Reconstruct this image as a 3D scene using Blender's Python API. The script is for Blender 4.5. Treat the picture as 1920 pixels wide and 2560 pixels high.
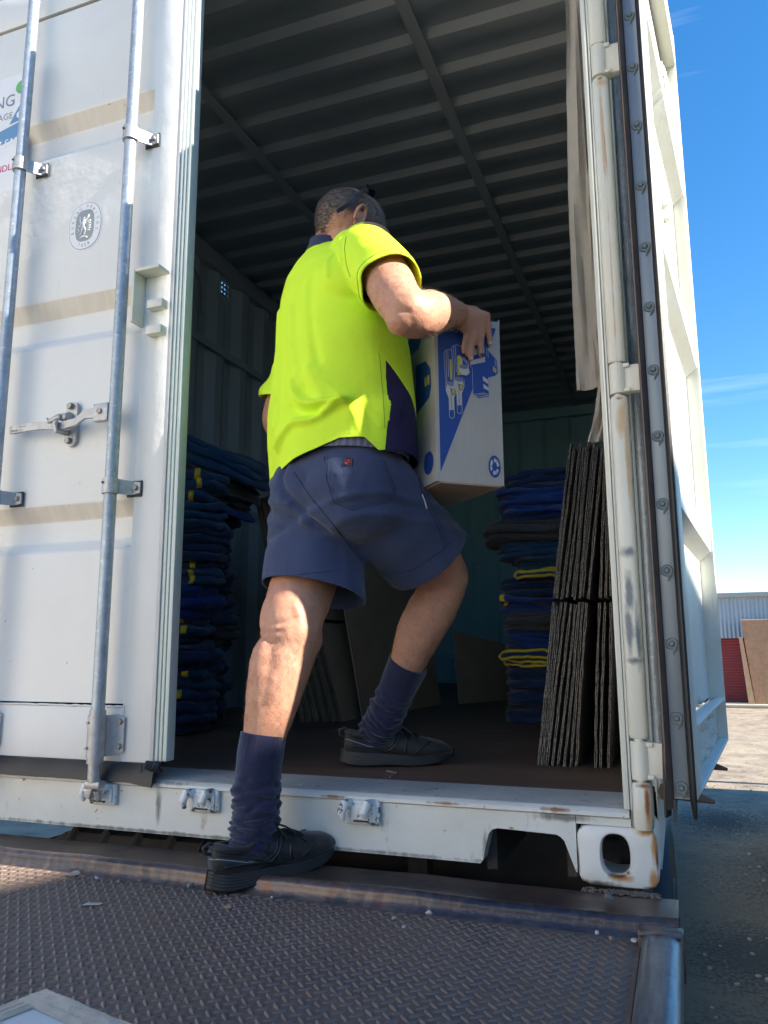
import bpy, bmesh, math, random
import numpy as np
from mathutils import Vector, Matrix, noise
random.seed(7)
S = bpy.context.scene
COL = S.collection
for o in list(bpy.data.objects): bpy.data.objects.remove(o)
R = math.radians

# ------------------------------------------------------------------ camera
cam = bpy.data.cameras.new("camera"); camo = bpy.data.objects.new("camera", cam); COL.objects.link(camo)
cam.sensor_fit = 'VERTICAL'; cam.sensor_height = 24; cam.lens = 24*1956/2560
cam.clip_start = .05; cam.clip_end = 2000
yaw, pitch, roll = R(20.42), R(10.01), R(-.265)
fw = Vector((-math.sin(yaw)*math.cos(pitch), math.cos(yaw)*math.cos(pitch), math.sin(pitch)))
rt = Vector((math.cos(yaw), math.sin(yaw), 0)); up = rt.cross(fw)
r2 = math.cos(roll)*rt+math.sin(roll)*up; u2 = -math.sin(roll)*rt+math.cos(roll)*up
mw = Matrix((r2, u2, -fw)).transposed().to_4x4(); mw.translation = (.07, -1.78, .484)
camo.matrix_world = mw
S.camera = camo
# ------------------------------------------------------------------ light
SUN_EL, SUN_AZ = R(34), R(-.7)          # azimuth measured from +X towards +Y
w = bpy.data.worlds.new("World"); S.world = w; w.use_nodes = True
nt = w.node_tree; nt.nodes.clear()
sky = nt.nodes.new('ShaderNodeTexSky'); sky.sky_type = 'NISHITA'; sky.sun_disc = False
sky.sun_elevation = SUN_EL; sky.sun_rotation = math.pi/2-SUN_AZ
sky.air_density = 1.0; sky.dust_density = .12; sky.ozone_density = 2.6; sky.altitude = 50
bg = nt.nodes.new('ShaderNodeBackground'); bg.inputs['Strength'].default_value = .088
wo = nt.nodes.new('ShaderNodeOutputWorld')
hs = nt.nodes.new('ShaderNodeHueSaturation'); hs.inputs['Saturation'].default_value = 1.32; nt.links.new(sky.outputs[0], hs.inputs['Color']); 
wt = nt.nodes.new('ShaderNodeTexCoord'); wm = nt.nodes.new('ShaderNodeMapping'); wm.inputs['Scale'].default_value = (1.5, 2.5, 22); wm.inputs['Location'].default_value = (.8, .4, 2.2); nt.links.new(wt.outputs['Generated'], wm.inputs[0])
wn = nt.nodes.new('ShaderNodeTexNoise'); wn.inputs['Scale'].default_value = 1.6; wn.inputs['Detail'].default_value = 7; nt.links.new(wm.outputs[0], wn.inputs[0])
wr_ = nt.nodes.new('ShaderNodeMapRange'); wr_.inputs[1].default_value = .60; wr_.inputs[2].default_value = .85; wr_.inputs[4].default_value = .22; nt.links.new(wn.outputs[0], wr_.inputs[0])
wx = nt.nodes.new('ShaderNodeMix'); wx.data_type = 'RGBA'; nt.links.new(wr_.outputs[0], wx.inputs[0]); nt.links.new(hs.outputs[0], wx.inputs[6]); wx.inputs[7].default_value = (6.5, 7.2, 8.2, 1); nt.links.new(wx.outputs[2], bg.inputs[0]); nt.links.new(bg.outputs[0], wo.inputs[0])
sl = bpy.data.lights.new("sun", 'SUN'); sl.energy = 5.0; sl.angle = R(.53); sl.color = (1, .93, .82)
so = bpy.data.objects.new("sun", sl); COL.objects.link(so)
sd = Vector((math.cos(SUN_EL)*math.cos(SUN_AZ), math.cos(SUN_EL)*math.sin(SUN_AZ), math.sin(SUN_EL)))
so.rotation_euler = sd.to_track_quat('Z', 'Y').to_euler()
S.view_settings.view_transform = 'Standard'; S.view_settings.look = 'None'
S.view_settings.exposure = 1.68; S.view_settings.gamma = 1
S.cycles.max_bounces = 8; S.cycles.diffuse_bounces = 5

# ------------------------------------------------------------------ materials
MATS = {}
def mat(name, col, rough=.5, metal=0., var=None, spots=(), bump=None, bumps=(), spec=.5, sheen=0, coord='Object', scale=(1, 1, 1), trans=0, zones=()):
    if name in MATS: return MATS[name]
    m = bpy.data.materials.new(name); m.use_nodes = True; t = m.node_tree; N = t.nodes; L = t.links
    b = N['Principled BSDF']; b.inputs['Roughness'].default_value = rough; b.inputs['Metallic'].default_value = metal
    b.inputs['Specular IOR Level'].default_value = spec
    if sheen: b.inputs['Sheen Weight'].default_value = sheen
    tc = N.new('ShaderNodeTexCoord'); mp = N.new('ShaderNodeMapping'); mp.inputs['Scale'].default_value = scale
    L.new(tc.outputs[coord], mp.inputs[0]); V = mp.outputs[0]
    cc = N.new('ShaderNodeRGB'); cc.outputs[0].default_value = (*col, 1); cur = cc.outputs[0]
    rc = None
    def nz(sc, det=4, stretch=None, kind='noise', rough_=.55):
        v = V
        if stretch:
            q = N.new('ShaderNodeMapping'); q.inputs['Scale'].default_value = stretch; L.new(V, q.inputs[0]); v = q.outputs[0]
        if kind == 'noise':
            n = N.new('ShaderNodeTexNoise'); n.inputs['Scale'].default_value = sc; n.inputs['Detail'].default_value = det
            n.inputs['Roughness'].default_value = rough_; L.new(v, n.inputs[0]); return n.outputs[0]
        n = N.new('ShaderNodeTexVoronoi'); n.inputs['Scale'].default_value = sc; L.new(v, n.inputs[0])
        return n.outputs['Distance' if kind == 'voro' else 'Color']
    def ramp(src, a, c):
        r = N.new('ShaderNodeMapRange'); r.inputs[1].default_value = a; r.inputs[2].default_value = c; L.new(src, r.inputs[0]); return r.outputs[0]
    if var:      # (scale, colour2, strength[, stretch])
        for vv in (var if isinstance(var, list) else [var]):
            f = ramp(nz(vv[0], 5, vv[3] if len(vv) > 3 else None), .35, .65)
            mu = N.new('ShaderNodeMath'); mu.operation = 'MULTIPLY'; L.new(f, mu.inputs[0]); mu.inputs[1].default_value = vv[2]
            mx = N.new('ShaderNodeMix'); mx.data_type = 'RGBA'; L.new(mu.outputs[0], mx.inputs[0]); L.new(cur, mx.inputs[6])
            mx.inputs[7].default_value = (*vv[1], 1); cur = mx.outputs[2]
    for sp in spots:  # (scale, lo, hi, colour, stretch, kind)
        f = ramp(nz(sp[0], 6, sp[4] if len(sp) > 4 else None, sp[5] if len(sp) > 5 else 'noise', .65), sp[1], sp[2])
        mx = N.new('ShaderNodeMix'); mx.data_type = 'RGBA'; mx.clamp_factor = True; L.new(f, mx.inputs[0]); L.new(cur, mx.inputs[6])
        mx.inputs[7].default_value = (*sp[3], 1); cur = mx.outputs[2]
    for zcol, zl, org, zamt in zones:     # placed stains and painted ground shade: ellipsoids broken up by noise
        acc = None
        for (c, r_) in zl:
            q = N.new('ShaderNodeMapping'); q.vector_type = 'POINT'; q.inputs['Scale'].default_value = [1/k for k in r_]; q.inputs['Location'].default_value = [-(c[k]-org[k])/r_[k] for k in range(3)]
            L.new(V, q.inputs[0]); ln = N.new('ShaderNodeVectorMath'); ln.operation = 'LENGTH'; L.new(q.outputs[0], ln.inputs[0])
            su = N.new('ShaderNodeMath'); su.operation = 'SUBTRACT'; su.inputs[0].default_value = 1; L.new(ln.outputs['Value'], su.inputs[1])
            if acc is None: acc = su.outputs[0]
            else: mxm = N.new('ShaderNodeMath'); mxm.operation = 'MAXIMUM'; L.new(acc, mxm.inputs[0]); L.new(su.outputs[0], mxm.inputs[1]); acc = mxm.outputs[0]
        n_ = nz(55, 6, (1, 1, .35)); ad = N.new('ShaderNodeMath'); ad.operation = 'MULTIPLY_ADD'; L.new(n_, ad.inputs[0]); ad.inputs[1].default_value = zamt; L.new(acc, ad.inputs[2])
        f = ramp(ad.outputs[0], zamt*.5+.15, zamt*.5+.75); mx = N.new('ShaderNodeMix'); mx.data_type = 'RGBA'; mx.clamp_factor = True; L.new(f, mx.inputs[0]); L.new(cur, mx.inputs[6]); mx.inputs[7].default_value = (*zcol, 1); cur = mx.outputs[2]
    L.new(cur, b.inputs['Base Color'])
    last = None
    bl = list(bumps) + ([bump] if bump else [])
    for bp in bl:   # (scale, strength, distance, stretch, kind)
        h = nz(bp[0], 6, bp[3] if len(bp) > 3 else None, bp[4] if len(bp) > 4 else 'noise')
        bn = N.new('ShaderNodeBump'); bn.inputs['Strength'].default_value = bp[1]; bn.inputs['Distance'].default_value = bp[2]
        L.new(h, bn.inputs['Height'])
        if last: L.new(last, bn.inputs['Normal'])
        last = bn.outputs[0]
    if last: L.new(last, b.inputs['Normal'])
    MATS[name] = m; m['bsdf'] = 1
    return m
def bsdf(m): return m.node_tree.nodes['Principled BSDF']

WHITE = mat('white_paint', (.74, .76, .74), .42, var=[(2.2, (.70, .70, .66), .7), (9, (.76, .77, .75), .5)],
            spots=[(20, .66, .74, (.64, .62, .56), (4, 4, .3)), (34, .70, .73, (.36, .30, .24)), (70, .72, .75, (.14, .10, .08)), (12, .72, .76, (.50, .50, .50), (1, 1, 6))], bumps=[(3, .5, .02), (140, .08, .002)])
CO = (-1.2, 0, 0)
WORN = mat('worn_white_paint', (.70, .72, .69), .5, var=[(4, (.58, .58, .53), .8), (30, (.66, .66, .62), .6)],
           spots=[(14, .63, .72, (.40, .36, .30), (1, 1, .35)), (26, .66, .70, (.26, .12, .05)), (70, .69, .73, (.10, .07, .06))],
           bumps=[(8, .35, .01), (90, .2, .002)],
           zones=[((.30, .14, .07), [((-.95, -.004, .146), (.03, .02, .006)), ((-.72, -.004, .143), (.05, .02, .005)), ((-.45, -.004, .144), (.06, .02, .005)), ((-.20, -.003, .146), (.05, .02, .006)), ((-.30, .0, .10), (.012, .02, .005)), ((-1.25, .0, .150), (.05, .03, .008))], CO, 1.6),
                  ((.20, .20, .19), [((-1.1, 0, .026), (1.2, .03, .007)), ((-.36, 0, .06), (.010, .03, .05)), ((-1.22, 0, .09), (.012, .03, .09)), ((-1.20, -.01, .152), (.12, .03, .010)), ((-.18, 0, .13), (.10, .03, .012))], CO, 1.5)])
SHADE_GRIME = mat('shaded_grimy_slope_paint', (.70, .67, .60), .55, var=[(6, (.62, .56, .46), .8, (6, 1, 1)), (40, (.66, .62, .52), .5, (1, 1, .15))],
            spots=[(45, .68, .74, (.16, .10, .07))], bump=(60, .2, .002))  # tan of the shaded, bounce-lit down-facing slopes painted in, with grime specks
POST = mat('yellowed_post_paint', (.68, .70, .64), .4, var=[(3.0, (.62, .58, .42), .55, (1, 1, .12)), (7, (.72, .73, .70), .5)],
           spots=[(9, .66, .74, (.42, .20, .08), (8, 8, .25)), (50, .72, .76, (.25, .14, .08))], bumps=[(20, .3, .004), (90, .15, .002)],
           zones=[((.58, .42, .24), [((-.024, -.02, 1.70), (.006, .05, .22)), ((-.022, -.02, 1.30), (.003, .05, .30)), ((-.018, -.02, 1.00), (.018, .05, .07)), ((-.014, -.02, .16), (.010, .05, .08)), ((-.012, -.02, .90), (.006, .05, .18)), ((-.020, -.02, 1.83), (.02, .05, .02))], CO, 1.3),
                  ((.17, .20, .24), [((-.022, -.02, .690), (.03, .05, .018)), ((-.026, -.02, .60), (.012, .05, .06)), ((-.030, -.02, .53), (.012, .05, .09)), ((-.012, -.02, .50), (.008, .05, .10)), ((-.02, -.02, .46), (.03, .05, .012))], CO, 1.7),
                  ((.26, .11, .05), [((-.014, -.02, .175), (.006, .05, .045)), ((-.022, -.02, 1.842), (.012, .05, .008)), ((-.022, -.02, 1.036), (.012, .05, .007)), ((-.020, -.02, .207), (.02, .05, .007)), ((.0, -.01, .125), (.01, .05, .03))], CO, 1.2)])
SILL = mat('scraped_sill_metal', (.42, .44, .44), .45, metal=.2, var=[(30, (.60, .61, .59), .9, (1, 5, 1)), (5, (.30, .31, .31), .5)],
           spots=[(30, .62, .68, (.20, .10, .06)), (18, .64, .69, (.66, .68, .66))], bumps=[(60, .4, .003)])
RAW = mat('scraped_rusty_trim', (.66, .68, .66), .5, var=[(40, (.45, .46, .46), .8, (1, 1, .1))],
          spots=[(50, .64, .70, (.20, .18, .2), (4, 4, .25))], bumps=[(80, .3, .003, (3, 3, .2))])
GALV = mat('galvanised_steel', (.30, .35, .40), .50, metal=.6, var=[(30, (.50, .56, .62), .95), (7, (.26, .31, .36), .7, (1, 1, .4)), (110, (.42, .47, .52), .6)],
           spots=[(70, .58, .70, (.62, .66, .70)), (33, .70, .75, (.28, .20, .14))], bumps=[(45, .5, .004), (160, .3, .002)])
CAST = mat('cast_zinc', (.42, .43, .44), .5, metal=.6, var=[(20, (.55, .56, .57), .8), (60, (.34, .34, .35), .6)], spots=[(40, .64, .7, (.18, .17, .17))], bumps=[(50, .5, .004)])
PAINTCAST = mat('chipped_cast_steel', (.72, .74, .73), .45, var=[(14, (.60, .62, .60), .6)],
                spots=[(38, .58, .60, (.10, .11, .13)), (24, .66, .69, (.30, .15, .08))], bumps=[(30, .6, .006)])
BOLT = mat('bolt_head', (.32, .33, .34), .5, metal=.7, var=(60, (.22, .21, .21), .8), bump=(90, .3, .002))
INNER = mat('interior_grey_paint', (.42, .51, .55), .6, var=[(3, (.40, .48, .50), .6)], spots=[(40, .72, .78, (.12, .08, .06))], bumps=[(6, .2, .006)], spec=.3)
TEAL = mat('interior_teal_paint', (.34, .62, .68), .6, var=[(3, (.30, .54, .60), .6)], spots=[(30, .72, .78, (.09, .06, .05))], bumps=[(6, .2, .006)], spec=.3)
CEIL = mat('ceiling_paint', (.36, .39, .41), .42, var=[(3, (.31, .34, .36), .6)], spots=[(50, .74, .8, (.1, .07, .05))], bumps=[(5, .2, .006)], spec=.35)
PLY = mat('container_plywood', (.20, .12, .085), .5, var=[(5, (.11, .070, .052), .8, (.3, 3, 1)), (40, (.11, .07, .055), .5, (.2, 4, 1))],
          spots=[(90, .70, .75, (.26, .22, .19), (.2, 2, 1)), (25, .68, .72, (.16, .12, .10), (2, .2, 1))], bumps=[(60, .3, .002, (.2, 4, 1))])
RUBBER = mat('black_rubber', (.012, .013, .015), .5, var=[(12, (.024, .024, .027), .7)], spots=[(60, .7, .75, (.10, .10, .10))], bump=(60, .2, .002))
RETAIN = mat('retainer_strip', (.22, .26, .30), .42, metal=.35, var=[(12, (.28, .33, .37), .6, (1, 1, .3))], spots=[(60, .72, .76, (.09, .10, .11))], bump=(30, .2, .002))
SEALANT = mat('grey_sealant', (.16, .20, .21), .6, bump=(60, .3, .003))
BROWN = mat('rusty_edge', (.13, .09, .075), .6, var=[(12, (.20, .13, .09), .8)], bump=(50, .3, .003))
BEAM = mat('rusty_steel_beam', (.12, .10, .095), .33, metal=.45, var=[(5, (.070, .068, .080), .9, (.4, 2, 2)), (18, (.17, .12, .095), .8)],
           spots=[(28, .54, .62, (.15, .075, .05)), (9, .60, .66, (.045, .045, .05)), (80, .64, .70, (.27, .25, .23))], bumps=[(35, .5, .004), (150, .3, .002)],
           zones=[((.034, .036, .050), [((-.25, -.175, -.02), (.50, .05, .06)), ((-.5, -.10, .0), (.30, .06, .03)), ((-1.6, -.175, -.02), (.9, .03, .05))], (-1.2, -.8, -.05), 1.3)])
CHECK = mat('rusty_checker_plate', (.170, .110, .078), .55, metal=.05, var=[(2.2, (.175, .095, .068), .9), (9, (.115, .088, .074), .8), (1.1, (.20, .16, .13), .5)],
            spots=[(5, .60, .74, (.30, .26, .24)), (2.6, .56, .66, (.085, .070, .062)), (110, .64, .72, (.36, .31, .28)), (30, .64, .72, (.21, .11, .07))], bumps=[(70, .5, .003), (260, .4, .0015)])
RAIL = mat('worn_steel_rail', (.24, .25, .26), .35, metal=.7, var=[(6, (.15, .15, .16), .8, (3, .6, 3)), (30, (.34, .36, .38), .6, (4, .5, 4))], spots=[(40, .66, .72, (.15, .09, .06))], bumps=[(60, .4, .003)])
DARK = mat('dark_chassis_steel', (.028, .027, .027), .6, var=[(7, (.05, .04, .035), .8)], bump=(40, .4, .003))
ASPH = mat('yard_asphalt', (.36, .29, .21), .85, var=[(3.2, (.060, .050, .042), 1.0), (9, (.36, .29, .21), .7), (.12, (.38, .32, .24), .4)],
           spots=[(55, .66, .72, (.26, .25, .23)), (9, .6, .7, (.07, .062, .055))], bumps=[(40, .8, .02), (160, .6, .008)], coord='Object', zones=[((.200, .145, .088), [((.5, 2.5, -1.12), (9, 6.6, 3)), ((3, -3, -1.12), (9, 9, 3))], (0, 0, 0), .9),  # wide brown zone darkens the shaded near ground, so sunlit ground reads brighter
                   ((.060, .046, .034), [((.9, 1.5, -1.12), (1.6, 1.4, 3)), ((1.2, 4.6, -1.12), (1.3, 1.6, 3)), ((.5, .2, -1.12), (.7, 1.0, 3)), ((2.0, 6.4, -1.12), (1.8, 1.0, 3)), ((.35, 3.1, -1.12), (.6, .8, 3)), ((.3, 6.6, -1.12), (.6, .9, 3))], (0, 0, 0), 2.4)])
KRAFT = mat('kraft_cardboard', (.32, .245, .16), .75, var=[(12, (.27, .20, .13), .6), (90, (.35, .27, .18), .5, (1, 1, 12))], bump=(120, .15, .001, (1, 1, 8)))

def fabric(name, col, col2, rough=.85, weave=900, bs=.3, big=14, sheen=.2, spots=()):
    return mat(name, col, rough, var=[(big, col2, .6), (260, col2, .4)], spots=spots, bumps=[(weave, bs, .0008), (60, .25, .004), (16, .35, .010)], spec=.2, sheen=sheen)
HIVIS = fabric('hivis_yellow_knit', (.66, .95, .045), (.63, .89, .045), .75, 1100, .2, sheen=.0)
NAVYK = fabric('navy_knit', (.022, .020, .060), (.030, .026, .075), .85, 1100, .2)
SHORT = fabric('faded_navy_drill', (.036, .050, .108), (.050, .067, .128), .9, 800, .35, spots=[(120, .66, .74, (.085, .10, .17))])
SOCK = fabric('navy_sock_knit', (.012, .015, .044), (.018, .022, .060), .95, 500, .6, sheen=.4, spots=[(300, .6, .7, (.035, .04, .08))])
BLUEQ = [fabric('quilt_navy', (.010, .028, .085), (.016, .042, .12), .9, 300, .6, 20), fabric('quilt_blue', (.012, .045, .20), (.018, .06, .26), .9, 300, .6, 20),
         fabric('quilt_teal_blue', (.014, .055, .12), (.022, .08, .17), .9, 300, .6, 20),
         fabric('felt_charcoal', (.045, .050, .060), (.07, .075, .085), .95, 200, .9, 30, spots=[(240, .58, .66, (.16, .16, .17))])]
YBIND = fabric('yellow_binding', (.68, .56, .05), (.58, .46, .04), .85, 500, .4)
CANVAS = fabric('canvas_webbing', (.36, .33, .28), (.29, .265, .225), .85, 420, .6, 18)
SHOE = mat('black_shoe_mesh', (.007, .008, .009), .6, var=[(40, (.012, .013, .015), .7)], bumps=[(700, .5, .001), (60, .2, .003)], sheen=.25)
SHOE2 = mat('black_shoe_overlay', (.014, .015, .016), .42, var=[(40, (.022, .023, .025), .7)], bump=(90, .2, .001))
SOLE = mat('black_sole_foam', (.014, .015, .017), .6, var=[(20, (.028, .029, .030), .8)], bump=(120, .2, .001))
LACE = mat('black_lace', (.012, .012, .014), .7, bump=(800, .6, .001))
PIPE = mat('grey_piping', (.30, .31, .30), .5)
HAIR = mat('grey_brown_hair', (.17, .115, .088), .65, var=[(60, (.22, .165, .135), .8), (14, (.12, .09, .08), .6)], bumps=[(160, .35, .003)])
HAIRL = mat('grey_hair_strand', (.36, .33, .31), .5); HAIRD = mat('dark_hair_strand', (.13, .10, .085), .5)
SHADES = mat('black_plastic', (.010, .011, .013), .22)
SKIN = mat('skin', (.50, .255, .16), .52, var=[(9, (.44, .19, .12), .5), (32, (.56, .315, .21), .6), (90, (.47, .21, .135), .5)], spots=[(120, .70, .76, (.42, .20, .13))],
           bumps=[(28, .35, .006), (90, .3, .003), (320, .5, .0015)], spec=.4)
bsdf(SKIN).inputs['Subsurface Weight'].default_value = .12; bsdf(SKIN).inputs['Subsurface Radius'].default_value = (.012, .005, .003)
bsdf(SKIN).inputs['Subsurface Scale'].default_value = .5

# corrugated-board edge: wavy flute pattern along Z
def edge_mat():
    m = bpy.data.materials.new('corrugated_board_edge'); m.use_nodes = True; t = m.node_tree; N = t.nodes; L = t.links; b = N['Principled BSDF']
    b.inputs['Roughness'].default_value = .85
    tc = N.new('ShaderNodeTexCoord'); w1 = N.new('ShaderNodeTexVoronoi'); mp = N.new('ShaderNodeMapping'); mp.inputs['Scale'].default_value = (330, 330, 190)
    L.new(tc.outputs['Object'], mp.inputs[0]); L.new(mp.outputs[0], w1.inputs[0]); w1.inputs['Scale'].default_value = 1
    r = N.new('ShaderNodeValToRGB'); r.color_ramp.elements[0].position = .35; r.color_ramp.elements[0].color = (.05, .043, .036, 1)
    r.color_ramp.elements[1].position = .55; r.color_ramp.elements[1].color = (.24, .215, .185, 1)
    L.new(w1.outputs['Distance'], r.inputs[0]); L.new(r.outputs[0], b.inputs['Base Color'])
    bn = N.new('ShaderNodeBump'); bn.inputs['Distance'].default_value = .003; L.new(w1.outputs['Distance'], bn.inputs['Height']); L.new(bn.outputs[0], b.inputs['Normal'])
    return m
EDGE = edge_mat()
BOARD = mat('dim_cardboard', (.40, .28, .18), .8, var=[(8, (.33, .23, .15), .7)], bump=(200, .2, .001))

# ------------------------------------------------------------------ mesh helpers
def basis(d):
    d = Vector(d).normalized(); a = Vector((0, 0, 1)) if abs(d.z) < .9 else Vector((1, 0, 0))
    x = a.cross(d).normalized(); return x, d.cross(x)
class MB:
    def __init__(s): s.b = bmesh.new(); s.mi = 0
    def _setmi(s, fs):
        for f in fs: f.material_index = s.mi
    def box(s, x0, x1, y0, y1, z0, z1, bev=0, seg=2):
        vs = [s.b.verts.new(p) for p in [(x0, y0, z0), (x1, y0, z0), (x1, y1, z0), (x0, y1, z0), (x0, y0, z1), (x1, y0, z1), (x1, y1, z1), (x0, y1, z1)]]
        fs = [s.b.faces.new([vs[i] for i in q]) for q in [(0, 3, 2, 1), (4, 5, 6, 7), (0, 1, 5, 4), (1, 2, 6, 5), (2, 3, 7, 6), (3, 0, 4, 7)]]
        s._setmi(fs)
        if bev:
            es = list({e for f in fs for e in f.edges}); r = bmesh.ops.bevel(s.b, geom=es, offset=bev, segments=seg, affect='EDGES', profile=.5)
            s._setmi(r['faces']); return list({v for f in r['faces'] for v in f.verts} | {v for v in vs if v.is_valid})
        return vs
    def obox(s, c, size, M=None, bev=0, seg=2):
        vs = s.box(-size[0]/2, size[0]/2, -size[1]/2, size[1]/2, -size[2]/2, size[2]/2, bev, seg)
        T = Matrix.Translation(c) @ (M.to_4x4() if M else Matrix.Identity(4))
        for v in vs: v.co = T @ v.co
        return vs
    def ring(s, c, x, y, a, b_, n, ph=0): return [s.b.verts.new(Vector(c)+x*(a*math.cos(2*math.pi*i/n+ph))+y*(b_*math.sin(2*math.pi*i/n+ph))) for i in range(n)]
    def bridge(s, A, B, closed=True):
        n = len(A); fs = []
        for i in range(n if closed else n-1):
            j = (i+1) % n; fs.append(s.b.faces.new((A[i], A[j], B[j], B[i])))
        s._setmi(fs); return fs
    def cyl(s, p0, p1, r0, r1=None, n=20, caps=True, ph=0):
        r1 = r0 if r1 is None else r1; p0 = Vector(p0); p1 = Vector(p1); x, y = basis(p1-p0)
        A = s.ring(p0, x, y, r0, r0, n, ph); B = s.ring(p1, x, y, r1, r1, n, ph); s.bridge(A, B)
        if caps: s._setmi([s.b.faces.new(A[::-1]), s.b.faces.new(B)])
    def tube(s, pts, rad, n=10, caps=True):
        pts = [Vector(p) for p in pts]; rad = rad if isinstance(rad, (list, tuple)) else [rad]*len(pts); prev = None; x = None
        rings = []
        for i, p in enumerate(pts):
            d = (pts[min(i+1, len(pts)-1)]-pts[max(i-1, 0)]).normalized()
            if x is None: x, y = basis(d)
            else:
                x = (x-d*x.dot(d)).normalized(); y = d.cross(x)
            rings.append(s.ring(p, x, y, rad[i], rad[i], n))
        for a, b_ in zip(rings, rings[1:]): s.bridge(a, b_)
        if caps: s._setmi([s.b.faces.new(rings[0][::-1]), s.b.faces.new(rings[-1])])
    def loft(s, rings, cap=True, closed=True):
        rs = [[s.b.verts.new(p) for p in r] for r in rings]
        for a, b_ in zip(rs, rs[1:]): s.bridge(a, b_, closed)
        if cap: s._setmi([s.b.faces.new(rs[0][::-1]), s.b.faces.new(rs[-1])])
        return rs
    def prism(s, poly, fn0, fn1, tri=False):   # poly of 2-D points, two mapping functions
        A = [s.b.verts.new(fn0(*p)) for p in poly]; B = [s.b.verts.new(fn1(*p)) for p in poly]
        s.bridge(A, B); s._setmi([s.b.faces.new(A[::-1]), s.b.faces.new(B)])
    def sphere(s, c, r, M=None, sub=2):
        r = r if isinstance(r, (tuple, list)) else (r, r, r)
        T = Matrix.Translation(c) @ (M.to_4x4() if M else Matrix.Identity(4)) @ Matrix.Diagonal((*r, 1))
        res = bmesh.ops.create_icosphere(s.b, subdivisions=sub, radius=1, matrix=T); s._setmi({f for v in res['verts'] for f in v.link_faces})
    def sweep(s, prof, a, b_):  # prof list of Vector offsets (closed), swept from a to b
        s.loft([[Vector(a)+p for p in prof], [Vector(b_)+p for p in prof]])
    def mesh(s, name, recalc=True):
        if recalc: bmesh.ops.recalc_face_normals(s.b, faces=s.b.faces)
        me = bpy.data.meshes.new(name); s.b.to_mesh(me); s.b.free(); return me

def P3(x, y, z): return Vector((x, y, z))
def thing(name, label, cat, loc=(0, 0, 0), group=None, kind=None):
    o = bpy.data.objects.new(name, None); COL.objects.link(o); o.location = loc; o.empty_display_size = .1
    if label: o['label'] = label
    if cat: o['category'] = cat
    if group: o['group'] = group
    if kind: o['kind'] = kind
    return o
def rootloc(o):
    while o.parent: o = o.parent
    return o.location
def finish(name, me, mats, parent=None, sharp=35, label=None, local=False):
    o = bpy.data.objects.new(name, me); COL.objects.link(o)
    for m in (mats if isinstance(mats, (list, tuple)) else [mats]): me.materials.append(m)
    me.shade_smooth(); me.set_sharp_from_angle(angle=R(sharp))
    if parent:
        if not local: me.transform(Matrix.Translation(-rootloc(parent)))
        o.parent = parent
    if label: o['label'] = label
    return o
def build(name, mb, mats, parent=None, sharp=35, label=None, local=False): return finish(name, mb.mesh(name), mats, parent, sharp, label, local)
def tag(o, label, cat, group=None, kind=None):
    if label: o['label'] = label
    if cat: o['category'] = cat
    if group: o['group'] = group
    if kind: o['kind'] = kind
    return o
def evalmesh(o):
    dg = bpy.context.evaluated_depsgraph_get(); dg.update(); me = bpy.data.meshes.new_from_object(o.evaluated_get(dg)); return me
def remeshed(mb, voxel, smooth=4):
    me = mb.mesh('tmp'); o = bpy.data.objects.new('tmp', me); COL.objects.link(o)
    r = o.modifiers.new('r', 'REMESH'); r.mode = 'VOXEL'; r.voxel_size = voxel; r.use_smooth_shade = True
    if smooth:
        q = o.modifiers.new('s', 'SMOOTH'); q.iterations = smooth; q.factor = .5
    out = evalmesh(o); bpy.data.objects.remove(o); bpy.data.meshes.remove(me); return out
def solidified(me, th, name='tmp'):
    o = bpy.data.objects.new('tmp', me); COL.objects.link(o); q = o.modifiers.new('s', 'SOLIDIFY'); q.thickness = th; q.offset = -1
    out = evalmesh(o); bpy.data.objects.remove(o); return out
def text_mesh(txt, size, depth=0):
    c = bpy.data.curves.new('t', 'FONT'); c.body = txt; c.size = size; c.align_x = 'CENTER'; c.align_y = 'CENTER'; c.extrude = depth; c.resolution_u = 3
    o = bpy.data.objects.new('t', c); COL.objects.link(o); me = evalmesh(o); bpy.data.objects.remove(o); bpy.data.curves.remove(c); return me
def lerp(a, b_, t): return a+(b_-a)*t
def interp(x, xs, ys): return float(np.interp(x, xs, ys))
def cr(pts, n):
    """catmull-rom resample of a list of tuples to n points"""
    P = np.array([pts[0]]+list(pts)+[pts[-1]], float); out = []
    m = len(pts)-1
    for k in range(n):
        t = k/(n-1)*m; i = min(int(t), m-1); u = t-i; a, b_, c, d = P[i:i+4]
        out.append(.5*((2*b_)+(-a+c)*u+(2*a-5*b_+4*c-d)*u*u+(-a+3*b_-3*c+d)*u**3))
    return np.array(out)
#==PARTS==

# ================================================================== SETTING
GZ = -1.12
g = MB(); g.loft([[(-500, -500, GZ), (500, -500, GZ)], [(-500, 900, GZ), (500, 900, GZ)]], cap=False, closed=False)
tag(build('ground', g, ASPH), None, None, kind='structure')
KERB = mat('pale_concrete', (.40, .37, .30), .85, var=[(3, (.32, .29, .24), .7)], bump=(30, .3, .006))
g = MB(); g.box(-20, 14, 22.2, 23.0, GZ+.004, GZ+.09, .01); tag(build('pavement', g, KERB), None, None, kind='structure')

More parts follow.
